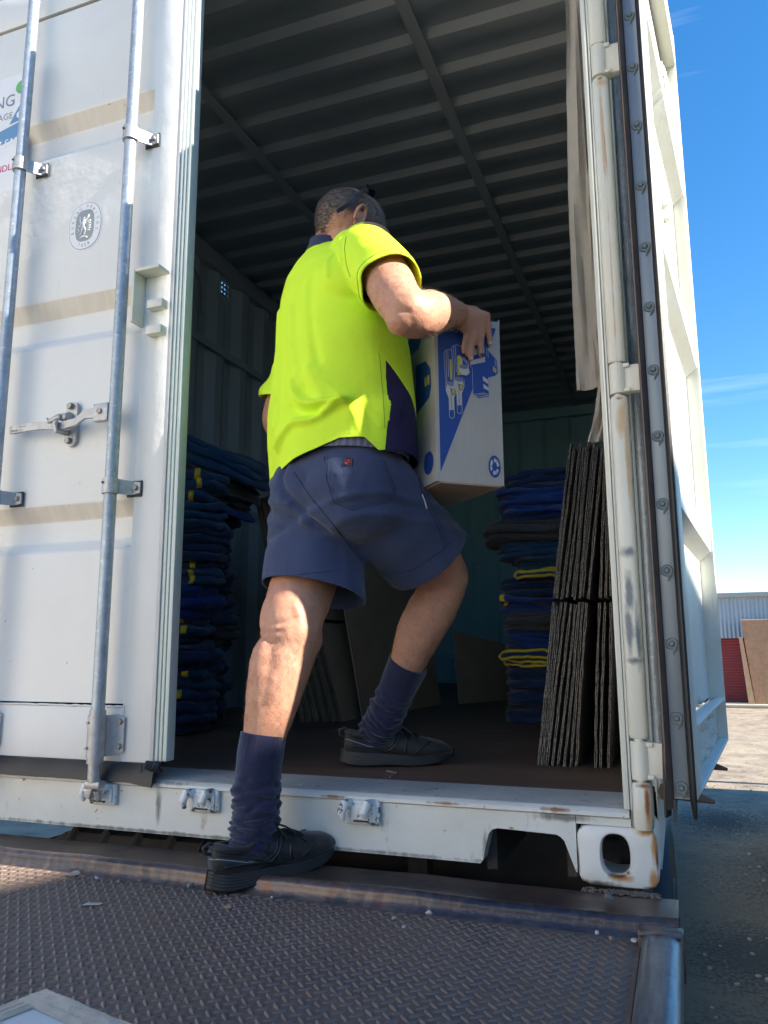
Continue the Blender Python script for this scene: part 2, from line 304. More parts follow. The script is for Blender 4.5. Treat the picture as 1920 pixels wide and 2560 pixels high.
def shed():
    t = thing('storage_shed', 'grey corrugated iron shed with red roller shutter across the yard', 'shed', (1.2, 23.5, GZ))
    t.rotation_euler = (0, 0, R(-5))
    IRON = mat('corrugated_iron', (.42, .46, .50), .45, metal=.3, var=[(2, (.33, .36, .40), .6, (1, 1, .3))], spots=[(20, .68, .74, (.25, .2, .16))])
    m = MB(); pr = []; x = -9.0
    while x < 12: pr.append((x, .018*math.cos(x/.11*2*math.pi))); x += .0183
    # wall above and either side of the door opening
    def sheet(x0, x1, z0, z1):
        q = [(a, b_) for a, b_ in pr if x0 <= a <= x1]; m.loft([[Vector((a, b_, z0)) for a, b_ in q], [Vector((a, b_, z1)) for a, b_ in q]], cap=False, closed=False)
    sheet(-9, -2.9, 0, 1.9); sheet(-9, 12, 1.9, 3.10); sheet(.78, 12, 0, 1.9)
    build('wall', m, IRON, t, 60, local=True)
    m = MB(); m.box(-9, 12, .05, 7, 3.02, 3.18); m.box(-9, -8.9, .05, 7, 0, 3.0); m.box(11.9, 12, .05, 7, 0, 3.0); build('roof', m, IRON, t, local=True)
    m = MB(); m.box(-9.1, 12.1, -.14, .0, 3.08, 3.22, .02); build('gutter', m, mat('gutter_paint', (.42, .42, .38), .5), t, local=True)
    RED = mat('red_shutter', (.36, .045, .04), .5, var=[(4, (.30, .05, .045), .6)])
    m = MB(); z = .10; pts = []
    while z < 1.9: pts += [(.0+.10, z), (.018+.10, z+.03), (.018+.10, z+.06), (.10, z+.075)]; z += .08
    m.loft([[Vector((-2.9, y, zz)) for y, zz in pts], [Vector((.78, y, zz)) for y, zz in pts]], cap=False, closed=False)
    build('roller_shutter', m, RED, t, 20, local=True)
    m = MB(); m.box(-2.9, .78, .02, .2, 0, .10); build('sill', m, mat('dark_concrete', (.12, .11, .10), .9), t, local=True)
    # leaning brown panel
    BR = mat('weathered_brown_plywood', (.30, .165, .09), .8, var=[(2.2, (.21, .125, .08), .9), (9, (.36, .21, .12), .6)], spots=[(3, .62, .68, (.16, .11, .085))], bump=(30, .3, .004))
    m = MB(); m.loft([[(1.92, 22.62, GZ+.09), (4.3, 22.62, GZ+.09), (4.3, 22.9, 1.28), (1.74, 22.9, 1.28)], [(1.92, 22.65, GZ+.09), (4.3, 22.65, GZ+.09), (4.3, 22.93, 1.30), (1.74, 22.93, 1.30)]])
    tag(build('plywood_panel', m, BR), 'tall weathered brown plywood panel leaning on the corrugated shed', 'panel')
    m = MB(); m.loft([[(1.74, 22.50, GZ+.09), (1.90, 22.50, GZ+.09), (1.73, 22.8, .80), (1.64, 22.8, .80)], [(1.74, 22.54, GZ+.09), (1.90, 22.54, GZ+.09), (1.73, 22.84, .80), (1.64, 22.84, .80)]])
    tag(build('timber_board', m, mat('pale_timber', (.36, .24, .14), .8, var=(8, (.28, .18, .10), .7)), None), 'narrow timber board leaning beside the brown plywood panel', 'board')
shed()

def warehouse():   # out of frame to the right: the building whose shadow falls over the yard and the tail lift
    t = thing('warehouse', 'long grey gabled warehouse standing right of the yard, outside the picture', 'warehouse', (7, 0, GZ))
    IR = mat('warehouse_iron', (.34, .36, .37), .5, var=(2, (.28, .29, .30), .6))
    X0, X1 = 7.0, 15.0; rl = [(-14, 3.5), (-3.2, 6.32), (.35, 5.34), (6.2, 3.95), (8.40, 3.95)]
    m = MB(); poly = [(y, z) for y, z in rl]+[(8.40, GZ), (-14, GZ)]
    m.prism(poly, lambda y, z: Vector((X0, y, z)), lambda y, z: Vector((X0+.12, y, z))); m.prism(poly, lambda y, z: Vector((X1, y, z)), lambda y, z: Vector((X1+.12, y, z)))
    m.box(X0+.125, X1-.005, 8.28, 8.40, GZ, 3.9); m.box(X0+.125, X1-.005, -14, -13.9, GZ, 3.5); build('wall', m, IR, t)
    m = MB()
    for (a, b_) in zip(rl, rl[1:]):
        m.loft([[Vector((X0-.02, a[0], a[1]+.01)), Vector((X1+.2, a[0], a[1]+.01)), Vector((X1+.2, a[0], a[1]+.06)), Vector((X0-.02, a[0], a[1]+.06))],
                [Vector((X0-.02, b_[0], b_[1]+.01)), Vector((X1+.2, b_[0], b_[1]+.01)), Vector((X1+.2, b_[0], b_[1]+.06)), Vector((X0-.02, b_[0], b_[1]+.06))]])
    build('roof', m, IR, t)
    m = MB(); m.box(X0-.05, X0-.01, 2, 5.2, GZ, 1.7); build('door', m, mat('warehouse_door_paint', (.10, .16, .22), .5), t)
    m = MB(); m.cyl((7, 8.93, GZ), (7, 8.93, 4.2), .06, n=16); m.cyl((7, 8.93, GZ), (7, 8.93, GZ+.03), .16, n=16)
    m.cyl((7, 8.93, 4.15), (7, 8.93, 4.24), .085, n=16)
    tag(build('steel_pole', m, GALV), 'thin galvanised steel pole standing past the warehouse corner', 'pole')
    t = thing('shade_wall', 'unseen tall wall added on the far right to shade the ground by the shed', 'wall', (14, 19, GZ))  # unseen wall, added to cast the shadow band in front of the shed
    m = MB(); m.box(13.8, 14.2, 17.3, 19.6, GZ, 6.7); build('wall_panel', m, KERB, t); m = MB(); m.box(13.7, 14.3, 17.2, 19.7, 6.705, 6.82, .02); build('coping', m, KERB, t)
warehouse()

def bounce_building():   # unseen building added to bounce warm sunlight onto the shaded end of the container
    t = thing('light_bounce_building', 'unseen long pale rendered building on the left, added to bounce warm light', 'building', (-9, -9, GZ))
    CR = mat('pale_render', (.78, .73, .65), .85, var=(2, (.72, .66, .58), .7), bump=(20, .3, .01))
    m = MB(); m.loft([[P3(-7.0, -3.0, z), P3(-11, -3.0, z), P3(-11, -17, z), P3(-2.0, -17, z), P3(-2.0, -12, z)] for z in (GZ, 5.2)]); build('wall', m, CR, t, 20)
    m = MB(); m.loft([[P3(-6.8, -2.8, z), P3(-11.2, -2.8, z), P3(-11.2, -17.2, z), P3(-1.8, -17.2, z), P3(-1.8, -11.9, z)] for z in (5.205, 5.40)]); build('roof', m, KERB, t, 20)
    e = (Vector((-2, -12, 0))-Vector((-7, -3, 0))).normalized(); n = Vector((-e.y, e.x, 0))
    for k in range(4):
        c = Vector((-7, -3, 0))+e*(1.6+2.4*k)
        m = MB(); a = [c+n*q+e*w_ for q, w_ in ((.005, 0), (.03, 0), (.03, 1.2), (.005, 1.2))]; m.loft([[Vector((v.x, v.y, 1.0)) for v in a], [Vector((v.x, v.y, 2.1)) for v in a]]); build('window', m, mat('bounce_building_glass', (.05, .06, .07), .1), t)
bounce_building()

def car():
    t = thing('parked_car', 'teal green parked car at the right edge of the yard', 'car', (1.78, 9.0, GZ))
    PT = mat('teal_car_paint', (.16, .30, .28), .25, metal=.3); bsdf(PT).inputs['Coat Weight'].default_value = .8
    GL = mat('car_glass', (.02, .03, .035), .08); BK = mat('car_black_trim', (.02, .02, .02), .5)
    # stations along Y (rear towards camera): y, half width, sill z, shoulder z
    m = MB(); rings = []
    for y, hw, z0, z1 in [(8.25, .62, .38, .60), (8.32, .80, .24, .80), (8.7, .88, .20, .88), (9.6, .90, .19, .96), (11, .90, .19, .94), (11.9, .87, .20, .88), (12.4, .76, .24, .78), (12.52, .5, .34, .6)]:
        n = 24; rg = []
        for i in range(n):
            a = 2*math.pi*i/n; c, s_ = math.cos(a), math.sin(a); e = .55
            rg.append((1.79+hw*math.copysign(abs(c)**e, c), y, GZ+(z0+z1)/2+(z1-z0)/2*math.copysign(abs(s_)**e, s_)))
        rings.append(rg)
    m.loft(rings); build('body', m, PT, t, 50)
    m = MB(); rings = []
    for y, hw, z1 in [(8.5, .70, .95), (9.0, .66, 1.36), (9.7, .64, 1.45), (10.6, .64, 1.42), (11.5, .72, .95)]:
        rings.append([(1.79-hw-.06, y, GZ+.86), (1.79-hw+.1, y, GZ+z1), (1.79+hw-.1, y, GZ+z1), (1.79+hw+.06, y, GZ+.86)])
    m.loft(rings); build('window', m, GL, t, 20)
    for x in (.91, 2.45):
        for y in (9.15, 11.7):
            m = MB(); m.cyl((x, y, GZ+.31), (x+.22, y, GZ+.31), .31, n=32); wv = build('wheel', m, BK, t)
            m = MB(); m.cyl((x-.012, y, GZ+.31), (x+.02, y, GZ+.31), .19, .21, n=24); build('rim', m, GALV, wv)
    for x in (1.23, 2.35):
        m = MB(); m.sphere((x, 8.33, GZ+.72), (.12, .05, .09)); build('tail_light', m, mat('red_lens', (.4, .02, .02), .2), t)
    m = MB(); m.box(1.23, 2.35, 8.2, 8.3, GZ+.30, GZ+.42, .03); build('bumper', m, BK, t)
    for o in t.children_recursive: o.data.transform(Matrix.Translation((0, -2.7+0, 0)))
    t.location.y = 6.3
car()

# ================================================================== CONTAINER
CT = thing('shipping_container', 'white steel shipping container with left door shut and right door swung open', 'shipping container', (-1.2, 0, 0))
def P3(x, y, z): return Vector((x, y, z))
# --- corner castings with oval holes
def casting(x0, x1, z0, z1, y0=0, y1=.178):
    m = MB(); cx, cz = (x0+x1)/2-.003, (z0+z1)/2+.003; n = 40
    def outer(a):
        hw, hh, r = (x1-x0)/2, (z1-z0)/2, .022; c, s_ = math.cos(a), math.sin(a); p = 7
        k = (abs(c/hw)**p+abs(s_/hh)**p)**(-1/p); return ((x0+x1)/2+k*c, (z0+z1)/2+k*s_)
    def hole(a, g=0):
        c, s_ = math.cos(a), math.sin(a); p = 2.6; k = (abs(c/(.029+g))**p+abs(s_/(.041+g))**p)**(-1/p); return (cx+k*c, cz+k*s_)
    A = [2*math.pi*i/n for i in range(n)]
    R_ = [[P3(hole(a)[0], y0+.03, hole(a)[1]) for a in A], [P3(hole(a)[0], y0+.006, hole(a)[1]) for a in A], [P3(hole(a, .003)[0], y0, hole(a, .003)[1]) for a in A]]
    def sc(a, f, y): ox, oz = outer(a); mx, mz = (x0+x1)/2, (z0+z1)/2; return P3(mx+(ox-mx)*f, y, mz+(oz-mz)*f)
    R_ += [[sc(a, .93, y0) for a in A], [sc(a, .985, y0+.003) for a in A], [sc(a, 1, y0+.012) for a in A], [sc(a, 1, y1) for a in A]]
    m.loft(R_, cap=False)
    # inside pocket
    m.loft([[P3(hole(a)[0], y0+.03, hole(a)[1]) for a in A], [P3(cx+.07*math.cos(a), y0+.032, cz+.05*math.sin(a)) for a in A], [P3(cx+.07*math.cos(a), y0+.14, cz+.05*math.sin(a)) for a in A]], cap=False)
    return m
CASTM = mat('casting_paint', (.74, .75, .73), .45, var=[(5, (.68, .69, .66), .6)], spots=[(30, .70, .74, (.28, .14, .07)), (14, .66, .74, (.60, .50, .36))], bumps=[(12, .5, .008), (80, .25, .002)],
            zones=[((.48, .25, .09), [((-.006, .0, .085), (.010, .03, .06)), ((-.010, 0, .02), (.014, .05, .03)), ((-.075, 0, .020), (.035, .03, .012)), ((-.02, 0, .112), (.03, .03, .012))], CO, 1.3),
                   ((.20, .08, .035), [((-.080, 0, .022), (.028, .03, .006)), ((-.062, 0, .030), (.010, .03, .006)), ((-.003, .0, .06), (.004, .03, .03)), ((-.155, 0, .112), (.008, .03, .006)), ((-.01, .0, .004), (.03, .05, .006))], CO, 1.3),
                   ((.13, .12, .11), [((-.13, 0, .004), (.07, .05, .010)), ((-.160, 0, .05), (.004, .05, .05))], CO, 1.6)])
for (x0, x1, z0, z1) in [(-.162, 0, 0, .118), (-2.438, -2.276, 0, .118), (-.162, 0, 2.778, 2.896), (-2.438, -2.276, 2.778, 2.896)]:
    build('corner_casting', casting(x0, x1, z0, z1), CASTM, CT, 50)
# rust stain below the oval hole: a drip-shaped scab of corroded paint
RUST = mat('rust_scab', (.22, .10, .05), .8, var=(60, (.42, .28, .18), .8), bump=(120, .5, .002))
ROUTE = mat('rust_run', (.46, .27, .12), .6, var=[(14, (.66, .60, .48), .9, (2, 2, .3))], spots=[(40, .62, .68, (.2, .09, .04))], bump=(60, .3, .002))
def blob(cx, cz, w_, h_, y, sd, th=.0012):
    rnd = random.Random(sd); m = MB(); n = 22
    pts = [(cx+w_*math.cos(2*math.pi*i/n)*rnd.uniform(.6, 1.15), cz+h_*math.sin(2*math.pi*i/n)*rnd.uniform(.55, 1.15)) for i in range(n)]
    m.prism(pts, lambda x, z: P3(x, y, z), lambda x, z: P3(x, y-th, z)); return m
# --- sill beam with fork cut-out
SZ = .152
m = MB()
m.prism([(-2.276, .022), (-.372, .022), (-.366, .030), (-.352, .085), (-.344, .094), (-.332, .098), (-.205, .094), (-.196, .090), (-.188, .082), (-.166, .022), (-.163, .022), (-.163, .135), (-2.276, .135)],
        lambda x, z: P3(x, .004, z), lambda x, z: P3(x, .05, z))
m.box(-.162, -.05, .006, .05, .119, .135)
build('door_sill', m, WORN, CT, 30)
m = MB(); m.prism([(.050, .1355), (.002, .1355), (-.004, .139), (-.004, .146), (.004, SZ), (.085, SZ+.004), (.12, .158), (.12, .1355)], lambda y, z: P3(-2.276, y, z), lambda y, z: P3(-.052, y, z))
build('sill_lip', m, WORN, CT, 40)
m = MB(); m.prism([(.012, SZ+.001), (.02, SZ+.004), (.16, .1615), (.16, .150), (.012, .150)], lambda y, z: P3(-2.27, y, z), lambda y, z: P3(-.056, y, z)); build('threshold_plate', m, SILL, CT)
# fork-pocket cheeks and floor joists
m = MB(); m.box(-.368, -.345, .051, .40, .0, .10); m.box(-.345, -.17, .051, .40, .101, .11); m.box(-.19, -.17, .051, .40, .0, .10)
for k in range(18): m.box(-2.30, -.1, .42+k*.3, .47+k*.3, .005, .125)
m.box(-.09, -.012, .18, 5.75, .0, .12); m.box(-2.42, -2.35, .18, 5.75, .0, .12)
build('underframe', m, DARK, CT)
m = MB(); m.box(-.0035, .0, .18, 5.9, -.002, .200, .001); m.box(-2.438, -2.4345, .18, 5.9, -.002, .200, .001); m.box(-2.438, 0, 5.886, 5.9, -.002, .20); build('bottom_side_rail', m, WORN, CT)
# --- floor
m = MB(); m.box(-2.395, -.043, .1605, 5.86, .13, .160); build('floor', m, PLY, CT)
m = MB()
for k in range(1, 5): m.box(-2.39, -.045, .1605+k*1.17, .1615+k*1.17+.004, .1605, .1612)
build('floor_joint', m, DARK, CT)
# --- corner posts
def post(sgn, xc):   # sgn +1 right, -1 left ; xc outer face X
    m = MB(); f = lambda a: xc-sgn*a
    def bx(a0, a1, *r, **k): m.box(min(f(a0), f(a1)), max(f(a0), f(a1)), *r, **k)
    bx(.050, .062, -.003, .08, .155, 2.75, bev=.002); bx(.006, .050, .018, .09, .119, 2.777); build('corner_post', m, POST, CT)
    m = MB(); bx(.0435, .0485, -.004, .010, .155, 2.75, bev=.0015); build('post_flange', m, RAW, CT)
post(1, 0); post(-1, -2.438)
# hinge bar segments (between knuckles) and knuckles, right side
HZ = [(.215, .298), (1.046, 1.121), (1.850, 1.939), (2.60, 2.69)]
zs = [.118]+[v for h in HZ for v in h]+[2.776]
for i in range(0, len(zs), 2):
    m = MB(); z0, z1 = zs[i]+(.003 if i else .001), zs[i+1]-.003; n = 28; rings = []
    for z, k in [(z0, .86), (z0+.006, 1), (z1-.006, 1), (z1, .86)]:
        rg = []
        for q in range(n):
            a = 2*math.pi*q/n; c, s_ = math.cos(a), math.sin(a); p = 3.2; kk = (abs(c)**p+abs(s_)**p)**(-1/p)
            rg.append(P3(-.0235+.0195*k*kk*c, -.004+.0195*k*kk*s_, z))
        rings.append(rg)
    m.loft(rings); build('post_bar', m, POST, CT, 40)
for k, (z0, z1) in enumerate(HZ):
    m = MB(); m.cyl((-.0235, -.008, z0+.003), (-.0235, -.008, z1-.003), .0185, n=24); m.cyl((-.0235, -.008, z0-.02), (-.0235, -.008, z1+.02), .010, n=12)
    m.box(-.012, .026, -.016, .006, z0+.006, z1-.006, .003); m.box(-.010, .004, -.024, .010, z0+.004, z0+.014, .003); m.box(-.010, .004, -.024, .010, z1-.014, z1-.004, .003)
    build('hinge', m, POST, CT, 40)
# --- side walls (corrugated), header, roof, end wall
def corr(u0, u1, pitch, depth, f1=.25, sl=.24):
    pts = []; u = u0
    while u < u1:
        for du, d in [(0, 0), (f1*pitch, 0), ((f1+sl)*pitch, depth), ((2*f1+sl)*pitch, depth)]:
            if u+du <= u1: pts.append((u+du, d))
        u += pitch
    pts.append((u1, 0)); return pts
pr = corr(.20, 5.80, .278, .036)
VY0, VY1, VZ0, VZ1 = 2.02, 2.11, 2.615, 2.695
def left_wall():
    m = MB(); T = .002
    def seg(q, z0, z1):
        for sgn in (1,):
            a = [P3(-2.432+.0+d, u, z0) for u, d in q]+[P3(-2.432+d-T, u, z0) for u, d in q[::-1]]
            b_ = [Vector((v.x, v.y, z1)) for v in a]; m.loft([a, b_])
    lo = [p for p in pr if p[0] <= VY0]; hi = [p for p in pr if p[0] >= VY1]
    def at(u):
        for (a, b_) in zip(pr, pr[1:]):
            if a[0] <= u <= b_[0]: return (u, lerp(a[1], b_[1], (u-a[0])/max(1e-9, b_[0]-a[0])))
    lo.append(at(VY0)); hi = [at(VY1)]+hi; midq = [at(VY0)]+[p for p in pr if VY0 < p[0] < VY1]+[at(VY1)]
    seg(lo, .16, 2.80); seg(hi, .16, 2.80); seg(midq, .16, VZ0); seg(midq, VZ1, 2.80); return m
build('side_wall', left_wall(), INNER, CT, 25)
m = MB()    # vent plate with nine holes
ys = np.linspace(VY0-.01, VY1+.01, 15); zs_ = np.linspace(VZ0-.01, VZ1+.01, 15)
for i in range(14):
    for j in range(14):
        if i in (2, 3, 6, 7, 10, 11) and j in (2, 3, 6, 7, 10, 11): continue
        m.box(-2.394, -2.391, ys[i], ys[i+1], zs_[j], zs_[j+1])
bmesh.ops.remove_doubles(m.b, verts=m.b.verts, dist=1e-5)
build('vent_plate', m, INNER, CT)
m = MB()
a = [P3(-.006-d, u, .16) for u, d in pr]+[P3(-.004-d, u, .16) for u, d in pr[::-1]]; m.loft([a, [Vector((v.x, v.y, 2.80)) for v in a]])
build('side_wall', m, INNER, CT, 25)
# lashing rails, left wall and top rails
m = MB(); m.box(-2.391, -2.384, .25, 5.8, 2.225, 2.268); m.box(-2.391, -2.384, .25, 5.8, 1.30, 1.34); m.box(-.053, -.046, .25, 5.8, 2.225, 2.268)
build('lashing_rail', m, INNER, CT)
m = MB(); m.box(-2.4275, -2.375, .1, 5.85, 2.735, 2.8385, .002); m.box(-.065, -.0105, .1, 5.85, 2.735, 2.8385, .002); build('top_side_rail', m, CEIL, CT)
m = MB(); m.box(-2.438, -2.428, .10, 5.9, 2.78, 2.896); m.box(-.010, 0, .10, 5.9, 2.78, 2.896); m.box(-2.438, 0, 5.885, 5.9, 2.70, 2.896); m.box(-2.4279, -.0101, .10, 5.88, 2.867, 2.875); build('top_side_rail', m, WORN, CT)
m = MB(); rp = corr(.10, 5.88, .2055, .022, .30, .16)
a = [P3(-2.42, u, 2.862-d) for u, d in rp]+[P3(-2.42, u, 2.865-d) for u, d in rp[::-1]]; m.loft([a, [Vector((-.02, v.y, v.z)) for v in a]])
build('roof', m, CEIL, CT, 25)
m = MB(); m.box(-.760, -.712, .1, 5.86, 2.832, 2.838); m.box(-1.705, -1.657, .1, 5.86, 2.832, 2.838)
for x in (-.760, -.715, -1.705, -1.660):
    for u, d in rp[2::4]: m.sphere((x+.0015, u+.01, 2.8365), (.004, .008, .004), sub=1)
build('roof_bow', m, CEIL, CT)
m = MB(); m.box(-2.43, -.01, .02, .10, 2.776, 2.893, .003); build('door_header', m, WORN, CT)
m = MB(); ep = corr(-2.40, -.05, .25, .04, .25, .15)
a = [P3(u, 5.84+d, .16) for u, d in ep]+[P3(u, 5.843+d, .16) for u, d in ep[::-1]]; m.loft([a, [Vector((v.x, v.y, 2.80)) for v in a]])
build('end_wall', m, TEAL, CT, 25)
m = MB()
for z in (.42, 1.37, 2.15): m.box(-2.39, -.05, 5.825, 5.838, z-.022, z+.022)
m.box(-2.435, -2.37, 5.79, 5.884, .1, 2.86); m.box(-.07, -.004, 5.79, 5.884, .1, 2.86); m.box(-2.42, -.02, 5.78, 5.86, 2.74, 2.8375); m.box(-2.40, -.04, 5.80, 5.86, .161, .20); build('end_rail', m, TEAL, CT)
# faint scuffs on the floor
m = MB(); m.tube([(-.62, 1.55, .1603), (-.55, 1.30, .1603), (-.52, 1.12, .1603), (-.56, .92, .1603)], .0015, 5); m.tube([(-.70, .30, .1605), (-.66, .27, .1605), (-.655, .20, .1605)], .003, 5)
build('floor_scratch', m, mat('pale_scratch', (.20, .17, .15), .8), CT)

# --- cam keepers on the sill
def keeper(x, right=True):
    m = MB(); y = .004
    m.obox((x, -.004, .113), (.086, .016, .056), bev=.006); m.obox((x+.004, -.014, .113), (.064, .010, .040), bev=.004)
    for sx, sz in ((-.033, .004), (.022, .006)):
        m.tube([(x+sx, -.008, .126+sz), (x+sx-.004, -.034, .128+sz), (x+sx-.007, -.040, .112+sz), (x+sx-.006, -.034, .094+sz if sx < 0 else .100+sz)], [.013, .012, .010, .0055], 10)
    build('cam_keeper', m, PAINTCAST, CT, 45)
    m = MB(); m.box(x-.018, x+.018, -.0215, -.014, .094, .098); build('keeper_slot', m, DARK, CT)
keeper(-1.388); keeper(-1.076); keeper(-.646)

# ------------------------------------------------------------------ left (closed) door
PROF = [(.195, .0), (.34, 0), (.345, .004), (.768, .004), (.800, .034), (.863, .034), (.908, .004), (1.41, .004), (1.442, .034), (1.508, .034), (1.565, .004), (2.061, .004), (2.093, .034), (2.154, .034), (2.209, .004), (2.60, .004), (2.61, 0)]
DOOR = None
def left_door():
    m = MB()    # frame
    m.box(-1.345, -1.2505, 0, .05, .195, 2.74, .003); m.box(-2.39, -2.30, 0, .05, .195, 2.74, .003)
    m.box(-2.2995, -1.3455, 0, .05, .195, .335, .002); m.box(-2.2995, -1.3455, 0, .05, 2.61, 2.74, .002)
    d = build('left_door', m, WHITE, CT)
    def sheet(p0, p1, M_, nm, xe=-1.3455):
        m = MB(); a = [P3(-2.2995, y, z) for z, y in PROF[p0:p1+1]]; b_ = [P3(xe, y, z) for z, y in PROF[p0:p1+1]]
        m.loft([a+[Vector((v.x, v.y+.002, v.z)) for v in a[::-1]], b_+[Vector((v.x, v.y+.002, v.z)) for v in b_[::-1]]]); return build(nm, m, M_, d, 15)
    cp = PROF[2:16]; q = [(z, y) for z, y in cp]; fine = [q[0]]      # rounded pressing: each corner replaced by an arc
    for a, c, b_ in zip(q, q[1:], q[2:]):
        A, C_, B_ = Vector(a), Vector(c), Vector(b_); ra = .007; p0 = C_+(A-C_).normalized()*ra; p1 = C_+(B_-C_).normalized()*ra
        fine += [tuple(p0.lerp(C_, t).lerp(C_.lerp(p1, t), t)) for t in (0, .25, .5, .75, 1)]
    fine.append(q[-1]); m = MB(); nx = 24; rings = []
    xs_ = list(np.linspace(-2.2995, -1.3455, nx))
    for x in xs_:
        rings.append([P3(x, y+.0015*noise.noise(Vector((x*3, z*3, 1))), z) for z, y in fine]+[P3(x, y+.003, z) for z, y in fine[::-1]])
    m.loft(rings); o = build('pressed_panel', m, [WHITE, SHADE_GRIME], d, 60)
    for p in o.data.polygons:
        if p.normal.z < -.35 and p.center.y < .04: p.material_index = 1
    # weld bead under the bottom panel and beads at the stile
    rnd = random.Random(3)
    m = MB(); m.tube([(x, -.001, .338+rnd.uniform(-.0012, .0012)) for x in np.arange(-2.30, -1.33, .012)], .003, 6)
    m.tube([(-1.3405, -.001, z) for z in np.arange(.20, .34, .02)], .0022, 6); build('weld_bead', m, WHITE, d)
    # ribbed closing edge (bare scraped trim + painted gasket ribs)
    m = MB(); m.box(-1.2500, -1.2400, -.001, .04, .20, 2.74, .001); build('scraped_trim', m, RAW, d)
    GREEN = mat('pale_green_edge_paint', (.58, .66, .60), .5, var=[(20, (.66, .70, .68), .8, (1, 1, .05))], spots=[(40, .66, .7, (.30, .32, .33), (6, 6, .3))], bump=(40, .3, .002, (1, 1, .1)))
    m = MB()
    for x0, x1, y0 in [(-1.2393, -1.2290, .0035), (-1.2283, -1.2190, .0065), (-1.2183, -1.2060, .0095)]: m.box(x0, x1, y0, .045, .20, 2.74, .0018)
    build('door_edge', m, GREEN, d)
        # bottom rubber seal, drooping lip with cut end
    m = MB(); rings = []
    for x in list(np.linspace(-2.39, -1.30, 30))+[-1.262, -1.236, -1.222]:
        t = (x+2.39); wv = .0025*math.sin(t*31)+.002*math.sin(t*77); drop = 0 if x < -1.30 else (x+1.30)*.12
        rings.append([P3(x, .004, .196), P3(x, -.006+wv, .194), P3(x, -.022+wv, .172), P3(x, -.028+wv, .150-drop), P3(x, -.024+wv, .148-drop), P3(x, .0, .176)])
    m.loft(rings); m.tube([(-1.262, -.026, .148), (-1.258, -.020, .196)], .0012, 5)
    for k in range(5): m.tube([(-1.252+.008*k, -.006, .198), (-1.244+.008*k, -.018, .190-.004*(k % 3)), (-1.236+.007*k, -.008, .176)], .007, 6)
    build('rubber_seal', m, RUBBER, d)
    # lock bars with brackets
    for bx, first in ((-1.384, 1), (-1.812, 0)):
        lb = MB(); lb.cyl((bx, -.050, .33), (bx, -.050, 2.70), .0175, n=28); bar = build('lock_bar', lb, GALV, d, 40)
        for z in (.935, 2.02):
            m = MB(); rings = []
            for a in np.linspace(-200, 20, 15):
                c, s_ = math.cos(R(a)), math.sin(R(a))
                rings.append([P3(bx+.019*c, -.050+.019*s_, z-.021), P3(bx+.024*c, -.050+.024*s_, z-.021), P3(bx+.024*c, -.050+.024*s_, z+.021), P3(bx+.019*c, -.050+.019*s_, z+.021)])
            rings += [[P3(bx+.030, y0, z-.020), P3(bx+.034, y1, z-.020), P3(bx+.034, y1, z+.020), P3(bx+.030, y0, z+.020)] for y0, y1 in ((-.020, -.026),)]
            rings += [[P3(bx+.046, -.004, z-.019), P3(bx+.046, -.010, z-.019), P3(bx+.046, -.010, z+.019), P3(bx+.046, -.004, z+.019)], [P3(bx+.066, -.004, z-.015), P3(bx+.066, -.010, z-.015), P3(bx+.066, -.010, z+.015), P3(bx+.066, -.004, z+.015)]]
            m.loft(rings); build('bar_bracket', m, CAST, d, 40)
            m = MB(); m.cyl((bx+.053, -.009, z), (bx+.053, -.018, z), .008, .0065, n=14); build('bracket_bolt', m, BOLT, d, 40)
            m = MB(); m.cyl((bx-.008, -.0735, z+.008), (bx-.008, -.0765, z+.008), .0035, n=10); m.box(bx+.018, bx+.069, -.004, -.001, z-.024, z+.022, .001); build('bracket_backing', m, RUBBER, d)
        # bottom guide
        m = MB(); rings = []
        for a in np.linspace(-200, 30, 15):
            c, s_ = math.cos(R(a)), math.sin(R(a)); rings.append([P3(bx+.019*c, -.050+.019*s_, .212), P3(bx+.0245*c, -.050+.0245*s_, .212), P3(bx+.0245*c, -.050+.0245*s_, .318), P3(bx+.019*c, -.050+.019*s_, .318)])
        rings += [[P3(bx+.034, -.010, .214), P3(bx+.036, -.016, .214), P3(bx+.036, -.016, .318), P3(bx+.034, -.010, .318)], [P3(bx+.054, -.004, .222), P3(bx+.054, -.010, .222), P3(bx+.054, -.010, .310), P3(bx+.054, -.004, .310)]]
        m.loft(rings); build('bar_guide', m, CAST, d, 40)
        m = MB(); m.cyl((bx, -.05, .318), (bx, -.05, .332), .0215, n=24); m.cyl((bx, -.05, .196), (bx, -.05, .212), .0215, n=24); m.cyl((bx, -.05, .150), (bx, -.05, .196), .0165, .0175, n=20)
        m.obox((bx, -.046, .142), (.050, .030, .020), bev=.006); m.obox((bx-.014, -.044, .124), (.022, .024, .036), Matrix.Rotation(.3, 3, 'Y'), bev=.006)
        m.tube([(bx-.034, -.045, .126), (bx-.020, -.045, .124)], .008, 8); m.tube([(bx+.012, -.048, .128), (bx+.014, -.044, .104)], [.012, .007], 8); build('locking_cam', m, CAST, d, 40)
        m = MB()
        for z in (.236, .300): m.cyl((bx+.044, -.012, z), (bx+.044, -.020, z), .0085, .007, n=12); m.cyl((bx-.010, -.0738, z), (bx-.010, -.077, z), .0038, n=10)
        build('guide_bolt', m, BOLT, d, 40)
    # handle of the right-hand lock bar
    bx = -1.384; z = 1.147
    m = MB(); m.obox((bx-.038, -.056, z+.004), (.050, .022, .052), bev=.003); build('handle_hub', m, CAST, d)
    m = MB(); m.cyl((bx-.040, -.066, z+.006), (bx-.040, -.072, z+.006), .008, n=14); build('hub_rivet', m, BOLT, d)
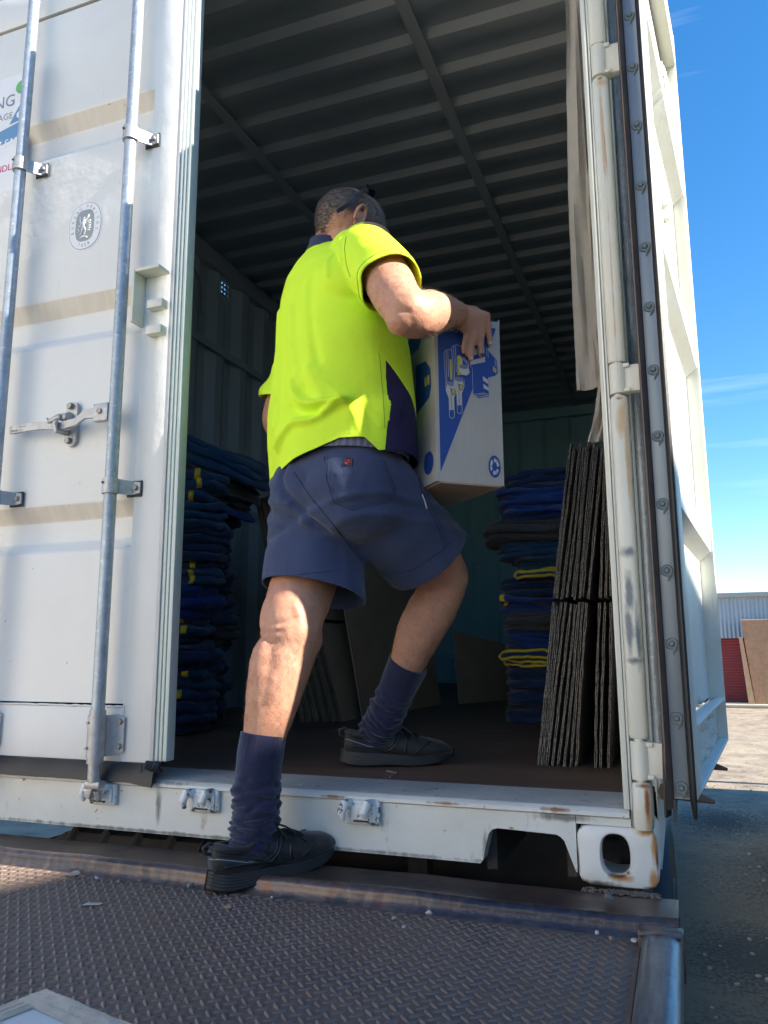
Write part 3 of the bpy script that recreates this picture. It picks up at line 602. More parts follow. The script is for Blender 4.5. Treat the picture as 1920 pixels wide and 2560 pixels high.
    m = MB(); pth = [(bx-.055, -.060, z+.004, .014), (bx-.10, -.056, z+.006, .013), (bx-.14, -.046, z-.010, .011), (bx-.20, -.044, z-.016, .011), (bx-.26, -.040, z-.006, .011), (bx-.30, -.038, z-.004, .0115), (bx-.395, -.036, z-.006, .0115)]
    rings = []
    for x, y, zz, h_ in pth: rings.append([P3(x, y-.005, zz-h_), P3(x, y+.005, zz-h_), P3(x, y+.005, zz+h_), P3(x, y-.005, zz+h_)])
    m.loft(rings); hd = build('door_handle', m, CAST, d, 40)
    for k, (tx, dx, dz) in enumerate([("HONG DU", -.335, .003), ("HONG DU", -.365, -.007)]):
        me = text_mesh(tx, .0095, .0006); me.transform(Matrix.Translation((bx+dx, -.0418, z-.004+dz)) @ Matrix.Rotation(R(90), 4, 'X')); finish('handle_lettering', me, BOLT, d)
    m = MB(); cx = bx-.192; n = 26
    m.prism([(cx+.021*math.cos(a), z+(.048 if math.sin(a) > 0 else -.048)+.021*math.sin(a)) for a in [2*math.pi*i/n for i in range(n)]], lambda x, zz: P3(x, .002, zz), lambda x, zz: P3(x, -.010, zz))
    m.tube([(cx-.002, -.012, z+.026), (cx-.008, -.052, z+.010), (cx-.04, -.056, z-.002), (cx-.050, -.052, z+.010)], [.010, .009, .006, .004], 8)
    m.tube([(cx-.010, -.010, z-.028), (cx-.012, -.055, z-.030), (cx-.012, -.060, z-.012), (cx-.010, -.056, z-.004)], .0085, 8); m.obox((cx-.002, -.030, z+.012), (.030, .036, .018), bev=.004)
    build('handle_catch', m, CAST, d, 40)
    m = MB()
    for dz in (-.052, .054): m.cyl((cx-.002, -.009, z+dz), (cx-.002, -.022, z+dz), .0105, .009, n=6)
    build('catch_bolt', m, BOLT, d)
    # welded stop bracket and two blocks on the stile
    m = MB(); m.box(-1.350, -1.341, -.052, 0, 1.415, 1.578, .002); m.box(-1.3405, -1.258, -.052, 0, 1.568, 1.578, .002); build('stop_bracket', m, POST, d)
    for zz in (1.472, 1.392): m = MB(); m.box(-1.312, -1.258, -.030, 0, zz-.013, zz+.013, .003); build('stop_block', m, POST, d)
    # ---- printed plates
    WV = mat('white_vinyl', (.80, .82, .84), .35); GV = mat('grey_print', (.30, .34, .35), .4); BV = mat('blue_print', (.13, .29, .50), .4); GR = mat('green_print', (.16, .50, .12), .4); RV = mat('red_print', (.55, .05, .16), .4)
    def flat(poly, y, mt, nm, par): m = MB(); m.prism(poly, lambda x, zz: P3(x, y, zz), lambda x, zz: P3(x, y-.0004, zz)); return build(nm, m, mt, par)
    def oval(cx, cz, a, b_, n=60, p=2.35): return [(cx+(abs(math.cos(t))**(2/p))*math.copysign(a, math.cos(t)), cz+(abs(math.sin(t))**(2/p))*math.copysign(b_, math.sin(t))) for t in [2*math.pi*i/n for i in range(n)]]
    Y = .0038; ox, oz, A_, B_ = -1.585, 1.792, .066, .083
    em = flat(oval(ox, oz, A_, B_), Y, WV, 'inspection_emblem', d)
    flat(oval(ox, oz, A_-.004, B_-.004), Y-.0005, GV, 'emblem_ring', d); flat(oval(ox, oz, A_-.0062, B_-.0062), Y-.0010, WV, 'emblem_field', d)
    flat(oval(ox, oz+.001, .036, .053, p=3), Y-.0015, GV, 'emblem_badge', d)
    m = MB(); yy = Y-.0024   # allegorical figure, abstracted
    def seg(x0, z0, x1, z1, w_=.0022): m.tube([(ox+x0, yy, oz+z0), (ox+x1, yy, oz+z1)], w_, 5)
    for q in [(-.002, .026, -.001, .024, .0050), (-.001, .020, -.003, .002, .0052), (-.003, .001, .006, -.018, .0032), (-.004, .001, -.010, -.020, .0030), (.006, -.018, .002, -.030, .0024), (-.010, -.020, -.016, -.030, .0024),
              (.001, .016, .012, .026), (.012, .026, .016, .036, .0024), (-.004, .014, -.014, .008), (-.014, .008, -.018, .020, .0020), (-.018, .020, -.018, .034, .0024), (-.020, -.002, -.024, -.008), (-.024, -.008, -.018, -.014), (-.018, -.014, -.024, -.020),
              (.014, .004, .022, .006), (.014, -.004, .022, -.002), (.014, -.012, .022, -.010), (.013, -.020, .020, -.018), (.012, .012, .022, .014, .0030), (-.014, -.040, -.004, -.036, .0026), (-.002, -.036, .012, -.040, .0026), (-.002, -.034, -.002, -.042, .0022), (-.022, .002, -.014, .000, .0026)]: seg(*q)
    build('emblem_figure', m, WV, d)
    def arc(txt, a0, a1, rx, rz, size, flip=False):
        for i, ch in enumerate(txt):
            if ch == ' ': continue
            a = R(a0+(a1-a0)*i/(len(txt)-1)); x, zz = ox+rx*math.cos(a), oz+rz*math.sin(a)
            me = text_mesh(ch, size, .0002); rot = math.atan2(math.cos(a)/rx*1.0, -math.sin(a)/rz*1.0)
            tx, tz = -rx*math.sin(a), rz*math.cos(a); ang = math.atan2(tz, tx)+(math.pi if not flip else 0)
            me.transform(Matrix.Translation((x, Y-.0016, zz)) @ Matrix.Rotation(R(90), 4, 'X') @ Matrix.Rotation(ang, 4, 'Z')); finish('emblem_letter', me, GV, d)
    arc("BUREAU VERITAS", 196, -16, .048, .066, .0150); arc("1828", 248, 292, .048, .066, .0150, True)
    # company sticker cut by the picture edge
    flat([(-2.16, 1.985), (-1.866, 1.985), (-1.866, 2.420), (-2.16, 2.420)], Y, WV, 'sticker', d)
    def txt(s_, x, zz, size, mt, shear=0):
        me = text_mesh(s_, size, .0002); bb = max(v.co.x for v in me.vertices)
        if shear: me.transform(Matrix(((1, shear, 0, 0), (0, 1, 0, 0), (0, 0, 1, 0), (0, 0, 0, 1))))
        me.transform(Matrix.Translation((x-bb, Y-.0012, zz)) @ Matrix.Rotation(R(90), 4, 'X')); finish('sticker_lettering', me, mt, d)
    txt("ING", -1.922, 2.325, .062, mat('slate_print', (.20, .27, .33), .4)); txt("ORAGE", -1.925, 2.268, .034, GV)
    flat([(-2.16, 2.125), (-1.866, 2.185), (-1.866, 2.240), (-2.16, 2.180)], Y-.0005, BV, 'sticker_band', d)
    txt("0508 510", -1.895, 2.165, .040, WV, .2); txt("NO DOUBLE HANDLING", -1.852, 2.072, .034, RV)
    flat(oval(-1.898, 2.368, .022, .024, 24, 2), Y-.0006, GR, 'sticker_tree', d); flat(oval(-1.880, 2.335, .016, .015, 24, 2), Y-.0011, GR, 'sticker_tree', d)
    flat([(-1.935, 2.235), (-1.915, 2.270), (-1.895, 2.300), (-1.880, 2.300), (-1.868, 2.262), (-1.868, 2.243)], Y-.0008, BV, 'sticker_hill', d)
    flat(oval(-1.893, 2.262, .014, .013, 20, 2), Y-.0014, WV, 'sticker_sun', d)
    flat([(-1.905, 2.350), (-1.892, 2.335), (-1.876, 2.340), (-1.872, 2.348), (-1.895, 2.358)], Y-.0016, BV, 'sticker_branch', d)
left_door()

# ------------------------------------------------------------------ right (open) door
def right_door():
    e = Vector((.0995, .995, 0)).normalized(); n = Vector((e.y, -e.x, 0)); O = Vector((.0835, -.085, 0))  # s=0 hinge-side edge of the inner face
    def D(s, d, z): return O+e*s+n*d+Vector((0, 0, z))
    def bxd(m, s0, s1, d0, d1, z0, z1, bev=.0):
        vs = m.box(s0, s1, d0, d1, z0, z1, bev)
        for v in vs: v.co = D(v.co.x, v.co.y, v.co.z)
    Wd = 1.13
    m = MB()
    bxd(m, 0, .085, -.050, 0, .195, 2.74, .004); bxd(m, Wd-.022, Wd, -.050, 0, .195, 2.755, .003)
    bxd(m, .0852, Wd-.0222, -.050, -.028, .195, .32, .002); bxd(m, .0852, Wd-.0222, -.0275, 0, .195, .203, .002); bxd(m, .0852, Wd-.0222, -.0275, 0, .322, .330, .002)
    bxd(m, .0852, Wd-.0222, -.050, 0, 2.62, 2.74, .002)
    d = build('right_door', m, POST, CT)
    # inner skin: seen from inside the ribs stand out
    q = [(.330, -.046), (.768, -.046), (.800, -.008), (.863, -.008), (.908, -.046), (1.41, -.046), (1.442, -.008), (1.508, -.008), (1.565, -.046), (2.061, -.046), (2.093, -.008), (2.154, -.008), (2.209, -.046), (2.62, -.046)]
    m = MB(); a = [D(.0852, y, z) for z, y in q]; b_ = [D(Wd-.0222, y, z) for z, y in q]
    off = n*-.003
    m.loft([a+[v+off for v in a[::-1]], b_+[v+off for v in b_[::-1]]]); build('panel', m, POST, d, 15)
    # retainer strip and bolts on the hinge-side edge
    m = MB(); bxd(m, -.006, -.001, -.043, -.014, .20, 2.74, .001); build('seal_retainer', m, RETAIN, d)
    bz = [1.933, 1.798, 1.650, 1.501, 1.353, 1.213, 1.070, .924, .779, .641, .494, .349, .218, 2.08, 2.225, 2.37, 2.515, 2.66]
    for z in bz:
        m = MB(); m.cyl(D(-.006, -.0285, z), D(-.0085, -.0285, z), .0125, .011, n=16); m.cyl(D(-.0085, -.0285, z), D(-.0125, -.0285, z), .0065, .004, n=12)
        m.tube([D(-.0078, -.0285+.008, z-.008), D(-.0078, -.0285+.004, z-.014), D(-.0074, -.0285+.001, z-.022)], [.004, .003, .001], 6)
        build('retainer_bolt', m, SEALANT, d, 40)
    # outer lip (brown edge), double dark inner lips
    m = MB(); m.loft([[D(-.001, -.047, z), D(-.030, -.054-.004*(z < .2), z), D(-.032, -.051-.004*(z < .2), z), D(-.001, -.0435, z)] for z in [.178, .185, .195, .3, 1.0, 2.0, 2.74]])
    build('outer_lip', m, BROWN, d)
    m = MB(); rings = []
    for z in list(np.linspace(.20, 2.74, 40)):
        wv = .0012*math.sin(z*17); c = [( -.001, -.013), (-.020, -.0135), (-.034+wv, -.008), (-.036+wv, -.003), (-.032+wv, .001), (-.018, -.006), (-.001, -.007)]
        rings.append([D(s, y, z) for s, y in c])
    tip = [D(-.020+.3*(s+.02), y*.5-.002, .165) for s, y in [(-.001, -.013), (-.020, -.0135), (-.034, -.008), (-.036, -.003), (-.032, .001), (-.018, -.006), (-.001, -.007)]]
    m.loft([tip]+rings); build('rubber_seal', m, RUBBER, d, 60)
    m = MB(); m.loft([[D(-.001, -.0545, z), D(-.034, -.060, z), D(-.036, -.056, z), D(-.003, -.050, z)] for z in (.165, .18, .2)]+[[D(-.001, -.052, z), D(-.024, -.056, z), D(-.024, -.054, z), D(-.003, -.050, z)] for z in (.35, 2.7)])
    m.prism([(.0, .195), (.03, .195), (-.008, .150)], lambda s, z: D(s-.01, -.046, z), lambda s, z: D(s-.01, -.040, z)); build('torn_seal_end', m, RUBBER, d)
    # cam points of the lock bars seen under the door
    for s in (.26, .78):
        m = MB(); m.cyl(D(s, -.095, .15), D(s, -.095, 2.7), .0165, n=16); build('lock_bar', m, GALV, d)
        m = MB(); m.tube([D(s-.02, -.085, .168), D(s+.02, -.085, .162)], [.022, .020], 8); m.tube([D(s, -.09, .165), D(s-.02, -.03, .162), D(s-.035, .012, .156)], [.014, .012, .004], 8)
        build('locking_cam', m, BROWN, d)
    for s, z in [(.30, 1.885), (.33, 1.845), (.68, 1.83), (.71, 1.80), (.40, 1.10), (.42, 1.005), (.70, .345), (.28, .345)]:
        m = MB(); c = D(s, -.046, z); m.cyl(c, c+n*.010, .013, .012, n=8); m.cyl(c+n*.010, c+n*.016, .007, .006, n=8); build('panel_bolt', m, POST, d, 40)
    for s, z in [(.16, .27), (.30, .235), (.46, .225), (.62, .23), (.78, .25), (.72, .30), (.5, .29)]:
        m = MB(); c = D(s, -.028, z); m.cyl(c, c+n*.008, .012, .011, n=8); m.cyl(c+n*.008, c+n*.018, .006, .006, n=8); build('panel_bolt', m, POST, d, 40)
    # shred of clear tape caught on a rib
    m = MB(); rnd = random.Random(5)
    for k in range(9):
        p = D(.52+rnd.uniform(-.03, .03), -.004, 2.19-k*.015); pts = [p]
        for j in range(5): pts.append(pts[-1]+Vector((rnd.uniform(0, .008), rnd.uniform(-.014, .010), -rnd.uniform(.01, .03))))
        m.tube(pts, [.0035, .003, .002, .0014, .001, .0008], 4)
    tp = mat('clear_tape_shred', (.8, .82, .85), .15); build('tape_shred', m, tp, d)
right_door()
# ================================================================== TAIL LIFT
TL = thing('tail_lift_platform', 'rusty checker plate tail lift platform below the container door', 'tail lift', (-1.2, -.8, -.05))
PZ = -.032
m = MB(); prof = [(-.018, -.10), (-.018, -.012), (-.024, -.006), (-.146, -.006), (-.156, .000)]
prof += [(-.164-.016*math.sin(R(a)), -.014+.016*math.cos(R(a))) for a in range(-10, 95, 12)]
prof += [(-.182, -.024), (-.194, -.034), (-.1945, -.10)]
xs = list(np.arange(-2.75, .0, .09))+[.030]
rings = []
for i, x in enumerate(xs):
    wv = .0012*math.sin(x*9)+.0008*math.sin(x*23); rings.append([P3(x, y+wv*.6, z+(wv if z > -.05 else 0)) for y, z in prof])
m.loft(rings); m.prism([(y-.001, z+.001) for y, z in prof], lambda y, z: P3(.0302, y, z), lambda y, z: P3(.0345, y, z))
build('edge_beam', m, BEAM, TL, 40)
m = MB(); m.box(-2.75, -.030, -1.72, -.191, PZ-.006, PZ)
deck = build('deck_plate', m, CHECK, TL)
# raised lozenges of the tread pattern
V_, F_ = [], []
p_ = .0192; rnd = random.Random(1); q2 = p_/math.sqrt(2)
for i in range(-110, 110):
    for j in range(-220, 60):
        cx, cy = -1.2+(i-j)*q2-.0, -.9+(i+j)*q2
        if not (-2.35 < cx < -.040 and -1.20 < cy < -.205): continue
        if cy < -.55-(cx+.6)*-.35 and cx < -1.2: continue
        ang = R(45) if (i+j) % 2 else R(135); ca, sa = math.cos(ang), math.sin(ang); base = len(V_); wr = rnd.uniform(.7, 1.05)
        for lv, (l, w_, z) in enumerate([(.0132, .0040, PZ-.0005), (.0114, .0027, PZ+.0018*wr), (.0074, .0012, PZ+.0028*wr)]):
            for q in range(8):
                a = 2*math.pi*q/8; u, v = l*math.cos(a), w_*math.sin(a); V_.append((cx+u*ca-v*sa, cy+u*sa+v*ca, z))
        for lv in range(2):
            for q in range(8): F_.append((base+lv*8+q, base+lv*8+(q+1) % 8, base+lv*8+8+(q+1) % 8, base+lv*8+8+q))
        F_.append(tuple(base+16+q for q in range(8)))
me = bpy.data.meshes.new('tread_pattern'); me.from_pydata(V_, [], F_); finish('tread_pattern', me, mat('worn_tread_tops', (.185, .135, .108), .42, metal=.15, var=[(30, (.15, .10, .078), .8), (4, (.22, .175, .15), .6)], bump=(200, .4, .0015)), TL, 60)
m = MB(); rg = []
for y in [-.232, -.236, -1.70, -1.72]:
    k = .8 if y in (-.232, -1.72) else 1; rr_ = []
    for q in range(28):
        a = 2*math.pi*q/28; c, s_ = math.cos(a), math.sin(a); pp = 4; kk = (abs(c)**pp+abs(s_)**pp)**(-1/pp); rr_.append(P3(.006+.034*k*kk*c, y, -.045+.040*k*kk*s_))
    rg.append(rr_)
m.loft(rg); build('side_rail', m, RAIL, TL, 40)
m = MB(); m.box(-.034, .044, -.231, -.192, -.085, -.004, .005); m.tube([(-.030, -.234, -.01), (.0, -.236, -.004), (.038, -.234, -.008)], .005, 6); build('rail_collar', m, BEAM, TL, 40)
m = MB(); m.box(-2.75, .03, -1.72, -.02, -.16, -.11, .01); build('platform_frame', m, DARK, TL)
m = MB(); rnd = random.Random(8)
for k in range(190):
    x = -.16+.16*rnd.random()**.7; m.sphere((x, rnd.uniform(-.030, .0), -.005), (rnd.uniform(.002, .006), rnd.uniform(.002, .005), rnd.uniform(.001, .0035)), sub=1)
GRIT = mat('packed_grit', (.17, .14, .11), .95, var=(60, (.10, .08, .065), .8), bump=(200, .8, .003))
tag(build('grit', m, GRIT), 'dirt and grit packed under the container corner', 'grit', kind='stuff')
m = MB(); rnd = random.Random(21)
for k in range(260):
    x, y = rnd.uniform(.08, 2.2), rnd.uniform(-.5, 9); r_ = rnd.uniform(.005, .022)
    m.sphere((x, y, GZ+r_*.3), (r_, r_*rnd.uniform(.6, 1), r_*.6), Matrix.Rotation(rnd.uniform(0, 3), 3, 'Z'), sub=1)
tag(build('gravel', m, mat('loose_gravel', (.38, .33, .26), .9, var=(9, (.24, .20, .16), .8)), None, 20), 'loose pale gravel chips scattered over the yard', 'gravel', kind='stuff')
# stones and scraps
ST = [mat('stone_grey', (.17, .17, .17), .9, bump=(90, .6, .003)), mat('stone_brown', (.34, .22, .15), .9, bump=(90, .6, .003)), mat('stone_pale', (.48, .47, .44), .9, bump=(90, .6, .003))]
def stone(x, y, r, mt, label, seed, z=PZ, group=None):
    m = MB(); res = bmesh.ops.create_icosphere(m.b, subdivisions=2, radius=r, matrix=Matrix.Translation((x, y, z+r*.55)))
    rn = random.Random(seed); dirs = [Vector((rn.uniform(-1, 1), rn.uniform(-1, 1), rn.uniform(-1, 1))).normalized() for _ in range(7)]
    for v in m.b.verts:
        q = v.co-Vector((x, y, z+r*.55))
        for d_ in dirs:
            k = q.dot(d_)-r*.55
            if k > 0: q -= d_*k*.95
        q.z *= .75; v.co = Vector((x, y, z+r*.5))+q
    o = build('stone', m, mt, None, 25); me = o.data; me.transform(Matrix.Translation((-x, -y, -z))); o.location = (x, y, z); tag(o, label, 'stone', group or 'stones scattered on the tail lift'); return o
stone(-0.977,-0.2,0.01,ST[0],'dark grey stone lying against the edge beam left of the shoe',0)
stone(-0.823,-0.298,0.008,ST[1],'small tan stone just in front of the left shoe heel',1)
stone(-1.115,-0.197,0.006,ST[0],'tiny grey chip by the edge beam, left of the dark stone',2)
stone(-1.152,-0.22,0.007,ST[0],'small grey stone at the end of the grit line along the beam',3)
stone(-0.771,-0.207,0.005,ST[2],'tiny pale pebble under the arch of the left shoe',4)
stone(-0.431,-0.189,0.008,ST[2],'pale stone lying beside the beam, centre of the platform edge',5)
stone(-0.107,-0.189,0.005,ST[2],'tiny white chip near the right end of the edge beam',6)
stone(-0.042,-0.213,0.008,ST[2],'pale pebble in the corner by the side rail',7)
stone(-0.08,-0.214,0.006,ST[1],'rusty brown flake near the side rail corner',8)
stone(-0.094,-0.079,0.01,ST[0],'grey stone on the beam under the container corner',9,z=-.003)
stone(-1.285,-0.216,0.013,ST[0],'largest grey stone beside the beam at the far left',10)
stone(-0.486,-0.241,0.006,ST[2],'small white chip right of centre on the checker plate',11)
stone(-1.225,-0.212,0.006,ST[2],'little pale chip between the two grey stones at left',12)
stone(-0.626,-0.414,0.003,ST[2],'tiny white fleck in the middle of the checker plate',13)
stone(-0.452,-0.281,0.005,ST[2],'white crumb below the pale stone on the plate',14)
m = MB(); m.loft([[(-1.115, -.385, PZ+.003), (-1.08, -.372, PZ+.004), (-1.085, -.358, PZ+.003), (-1.118, -.368, PZ+.003)], [(-1.115, -.385, PZ+.0034), (-1.08, -.372, PZ+.0044), (-1.085, -.358, PZ+.0034), (-1.118, -.368, PZ+.0034)]])
tag(build('paper_scrap', m, ST[2]), 'torn pale scrap of paper lying on the checker plate at left', 'scrap')

# ------------------------------------------------------------------ truck under the container
TR = thing('truck', 'dark steel truck chassis and mudguard under the container', 'truck', (-.9, 3, GZ))
m = MB(); m.box(-1.22, -.06, .46, 6.5, -.30, -.006); m.box(-1.20, -.10, .22, .455, -.40, -.14); build('deck_frame', m, DARK, TR)
for x in (-1.02, -.62): m = MB(); m.box(x, x+.05, .24, .29, -.139, -.01); build('deck_stiffener', m, DARK, TR)
GUARD = mat('dusty_mudguard', (.15, .13, .11), .6, var=[(6, (.22, .19, .16), .8)], spots=[(50, .66, .72, (.22, .20, .18))], bump=(50, .3, .003))
m = MB(); rings = []
for x in np.linspace(-1.80, -1.225, 46):
    t = (x+1.80)/.575; rib = .014 if (int(t*30) % 6) == 0 else 0; zt = -.052-.05*max(0, .16-t)/.16+rib
    rings.append([P3(x, .20, zt-.03), P3(x, .23, zt), P3(x, .90, zt+.004), P3(x, .93, zt-.03)])
m.loft(rings); build('mudguard', m, GUARD, TR, 30)
m = MB()
for x in (-1.73, -1.30): m.cyl((x, .30, -.052), (x, .30, -.036), .012, n=12)
build('mudguard_bolt', m, BROWN, TR)
m = MB(); rings = []
for x, r in [(-.22, .40), (-.20, .47), (-.14, .49), (-.04, .49), (-.010, .475), (-.004, .43), (-.010, .05)]: rings.append([P3(x, 1.36+r*math.cos(2*math.pi*q/48), -.60+r*math.sin(2*math.pi*q/48)) for q in range(48)])
m.loft(rings); wh = build('wheel', m, RUBBER, TR, 40); m = MB(); m.cyl((-.02, 1.36, -.60), (-.002, 1.36, -.60), .29, .27, n=36); build('rim', m, DARK, wh)
m = MB(); rings = []
for x, r in [(-1.72, .40), (-1.70, .47), (-1.45, .49), (-1.35, .47), (-1.33, .40)]: rings.append([P3(x, 1.36+r*math.cos(2*math.pi*q/48), -.60+r*math.sin(2*math.pi*q/48)) for q in range(48)])
m.loft(rings); build('wheel', m, RUBBER, TR, 40)
m = MB(); m.box(-1.15, -1.05, .5, 6.4, -.62, -.305); m.box(-.45, -.35, .5, 6.4, -.62, -.305); build('chassis_rail', m, DARK, TR)

# ================================================================== BLANKETS
def blanket(x0, x1, y0, y1, z0, t, mt, label, group, seed, layers=3, over=0, droop=0, bind=None, skew=0):
    """folded moving blanket: wavy slab with `layers` rolled folds on its front and right faces"""
    rn = random.Random(seed); cx, cy = (x0+x1)/2, (y0+y1)/2; hx, hy = (x1-x0)/2, (y1-y0)/2; m = MB()
    NU = 56; so = Vector((seed*3.1, seed*1.7, seed*.9)); rings = []
    layers += 1; NV = layers*8+2; offs = [rn.uniform(-.034, .022) for _ in range(layers+1)]; offx = [rn.uniform(-.045, .03) for _ in range(layers+1)]
    def pt(u, v):   # u around (0..1), v bottom to top (0..1)
        a = 2*math.pi*u; c, s_ = math.cos(a), math.sin(a); pp = 5; k = (abs(c)**pp+abs(s_)**pp)**(-1/pp)
        L_ = min(int(v*layers), layers-1); lv = v*layers-L_
        bul = math.sqrt(max(0, 1-(2*lv-1)**2))        # rounded fold
        ins = (1-bul)*min(.022, t/layers*.6)
        x = cx+k*c*(hx-ins)+offx[L_]*(c > .5)*.8; y = cy+k*s_*(hy-ins)+offs[L_]*(s_ < -.5)
        n1 = noise.noise(Vector((x*4, y*4, L_*.8))+so); n2 = noise.noise(Vector((x*13, y*13, v*2))+so); n3 = noise.noise(Vector((x*30, y*30, v*6))+so)
        z = z0+t*v+(.036*n1+.017*n2)*(.35+.65*v)+.006*n3
        y += .018*n2*(abs(s_) > .6)+.030*noise.noise(Vector((x*9, L_*5, seed))); x += .028*noise.noise(Vector((y*6, L_*5, seed+4)))*(abs(c) > .6)
        y += skew*(x-cx)
        if droop:
            ov = max(0, x-droop[0]); z -= ov*droop[1]+ov*ov*droop[2]
        return P3(x, y, z)
    for j in range(NV+1):
        v = j/NV; rings.append([pt(i/NU, v) for i in range(NU)])
    # close top with concentric rings
    top = rings[-1]; c0 = sum(top, Vector())/NU
    for f in (.97, .88, .6, .25):
        rings.append([Vector((lerp(c0.x, p.x, f), lerp(c0.y, p.y, f), p.z*f+c0.z*(1-f)+ .004*(1-f)+.010*noise.noise(Vector((lerp(c0.x, p.x, f)*8, lerp(c0.y, p.y, f)*8, seed))))) for p in top])
    m.loft(rings); 
    o = build('folded_blanket', m, mt, None, 80); o.data.transform(Matrix.Translation((-cx, -cy, -z0))); o.location = (cx, cy, z0)
    tag(o, label, 'blanket', group)
    if bind:
        if bind == 'front':
            mb = MB()
            for L_ in range(min(2, layers)):
                pts = [pt(u, (L_+.5)/layers)+Vector((0, -.004, 0)) for u in np.linspace(.64, .86, 26)]
                vt, vb = (L_+.88)/layers, (L_+.12)/layers
                tp_ = [pt(u, vt)+Vector((0, -.003, .001)) for u in np.linspace(.60, .86, 30)]; bt = [pt(u, vb)+Vector((0, -.003, -.001)) for u in np.linspace(.60, .86, 30)]
                mid = [tp_[0]*(1-q)+bt[0]*q+Vector((-.012*math.sin(q*math.pi), 0, 0)) for q in (.25, .5, .75)]
                mb.tube(tp_[::-1]+mid+bt, .0065, 8)
            build('binding', mb, YBIND, o)
        else:
            for L_ in range(layers):
                if rn.random() < .25: continue
                mb = MB(); pts = []
                sgn = 1 if bind == 'right' else -1; u0 = .875 if sgn > 0 else .625
                for q in np.linspace(.02, .98, 9):
                    p = pt(u0, (L_+q)/layers); pts.append(p+Vector((.004*sgn, -.004, 0)))
                pr_ = []; wd = rn.uniform(.010, .016)
                rgs = [[p+Vector((-wd*sgn, -.003-.002, 0)), p+Vector((wd*.5*sgn, -.003, 0)), p+Vector((wd*.5*sgn, .006, 0)), p+Vector((-wd*sgn, .004, 0))] for p in pts]
                mb.loft(rgs); build('binding', mb, YBIND, o)
    return o
ORD = ['bottom', 'second', 'third', 'fourth', 'fifth', 'sixth', 'seventh', 'eighth', 'ninth', 'tenth', 'eleventh', 'twelfth', 'thirteenth', 'fourteenth']
CN = ['navy', 'bright blue', 'teal', 'charcoal']
def stack(n, x0, x1, y0, y1, z0, ts, kinds, where, group, seed, binds={}, layers=None, jit=.03, mods={}):
    z = z0; rn = random.Random(seed)
    for k in range(n):
        t = ts[k % len(ts)]; a, b_ = rn.uniform(-jit, jit), rn.uniform(-jit, jit)
        md = mods.get(k, {})
        pos = 'topmost' if k == n-1 else ('bottom' if k == 0 else ORD[k]+' from the bottom')
        bd = binds.get(k); lab = f"{'yellow-trimmed ' if bd else ''}{CN[kinds[k]]} folded blanket, {pos} of the {where}"
        blanket(x0+a*.5+md.get('x0', 0), x1+a+md.get('x1', 0), y0+b_+md.get('y0', 0), y1, z, t*.99, BLUEQ[kinds[k]], lab, group, seed*20+k, (layers or [3])[k % len(layers or [3])], bind=bd, droop=md.get('droop', 0), skew=md.get('skew', 0))
        z += t*.93
    return z
stack(9, -2.30, -1.70, .84, 1.10, .163, [.150, .105, .13, .10, .14, .10, .15, .12, .13], [0, 2, 0, 2, 1, 2, 0, 2, 2], 'stack behind the closed door', 'blankets stacked behind the closed door', 3,
      {1: 'right', 3: 'right', 5: 'right', 7: 'right', 8: 'right'}, [3, 2, 2, 2, 2, 2, 3, 2, 2], jit=.03)
stack(12, -2.36, -1.89, 1.16, 1.52, .163, [.14, .11, .12, .10, .12, .13], [0, 0, 1, 3, 2, 0, 0, 2, 0, 1, 3, 2], 'tall stack by the left wall', 'blankets stacked along the left wall', 4, {}, [2, 2, 3, 2], jit=.04,
      mods={9: dict(droop=(-2.02, .25, .8), x1=.06), 10: dict(droop=(-2.08, .30, .7), x1=.13, y0=-.16), 11: dict(droop=(-2.12, .25, .4), x1=.15, y0=-.14)})
stack(14, -.70, -.10, 1.72, 2.25, .163, [.075, .09, .105, .075, .10, .075], [0, 0, 0, 0, 1, 3, 1, 0, 2, 2, 3, 1, 1, 0], 'stack near the right wall', 'blankets stacked near the right wall', 5, {3: 'front', 8: 'front', 6: 'left'}, [2, 2, 3, 2, 2, 2], jit=.045,
      mods={5: dict(x0=-.0), 10: dict(x0=-.08), 3: dict(x0=.03), 8: dict(x0=.10), 13: dict(x0=.05)})
# ================================================================== FLATTENED CARTONS
def carton(bx, by, tx, ty, z1, deep, label, group, seed, z0=.1615, slit=.62, fold=.0040, face=BOARD):
    rn = random.Random(seed); T = .0030
    rt_ = thing('flattened_carton', label, 'carton', (bx, by, z0), group)
    def piece(nm, za, zb, off):
        for q in (0, 1):
            m = MB(); xo = q*fold+off; nz_ = 14; rows = []
            for k in range(nz_+1):
                z = lerp(za, zb, k/nz_); f = (z-z0)/(z1-z0); x = lerp(bx, tx, f)+xo+.0035*math.sin(f*5+seed)+.0012*rn.uniform(-1, 1); y = lerp(by, ty, f)+.004*rn.uniform(-1, 1)*(k in (0, nz_))
                rows.append([P3(x, y, z), P3(x+T, y, z), P3(x+T+.01*math.sin(seed), y+deep, z), P3(x+.01*math.sin(seed), y+deep, z)])
            m.loft(rows); o = build(nm, m, [face, EDGE], rt_, 30)
            for p in o.data.polygons:
                if abs(p.normal.y) > .7 or abs(p.normal.z) > .8: p.material_index = 1
    piece('side_panel', z0, slit-rn.uniform(.0, .012), 0); piece('side_panel', slit+rn.uniform(.004, .014), z1+rn.uniform(-.012, .012), rn.uniform(-.004, .004))
    return rt_
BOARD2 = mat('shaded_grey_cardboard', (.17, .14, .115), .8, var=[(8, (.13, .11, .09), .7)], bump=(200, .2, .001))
B_ = [1345, 1354, 1364, 1374, 1387, 1400, 1415, 1430, 1446, 1500, 1513, 1532]; T_ = [1432, 1442, 1453, 1464, 1476, 1486, 1495, 1503, 1510, 1518, 1526, 1535]
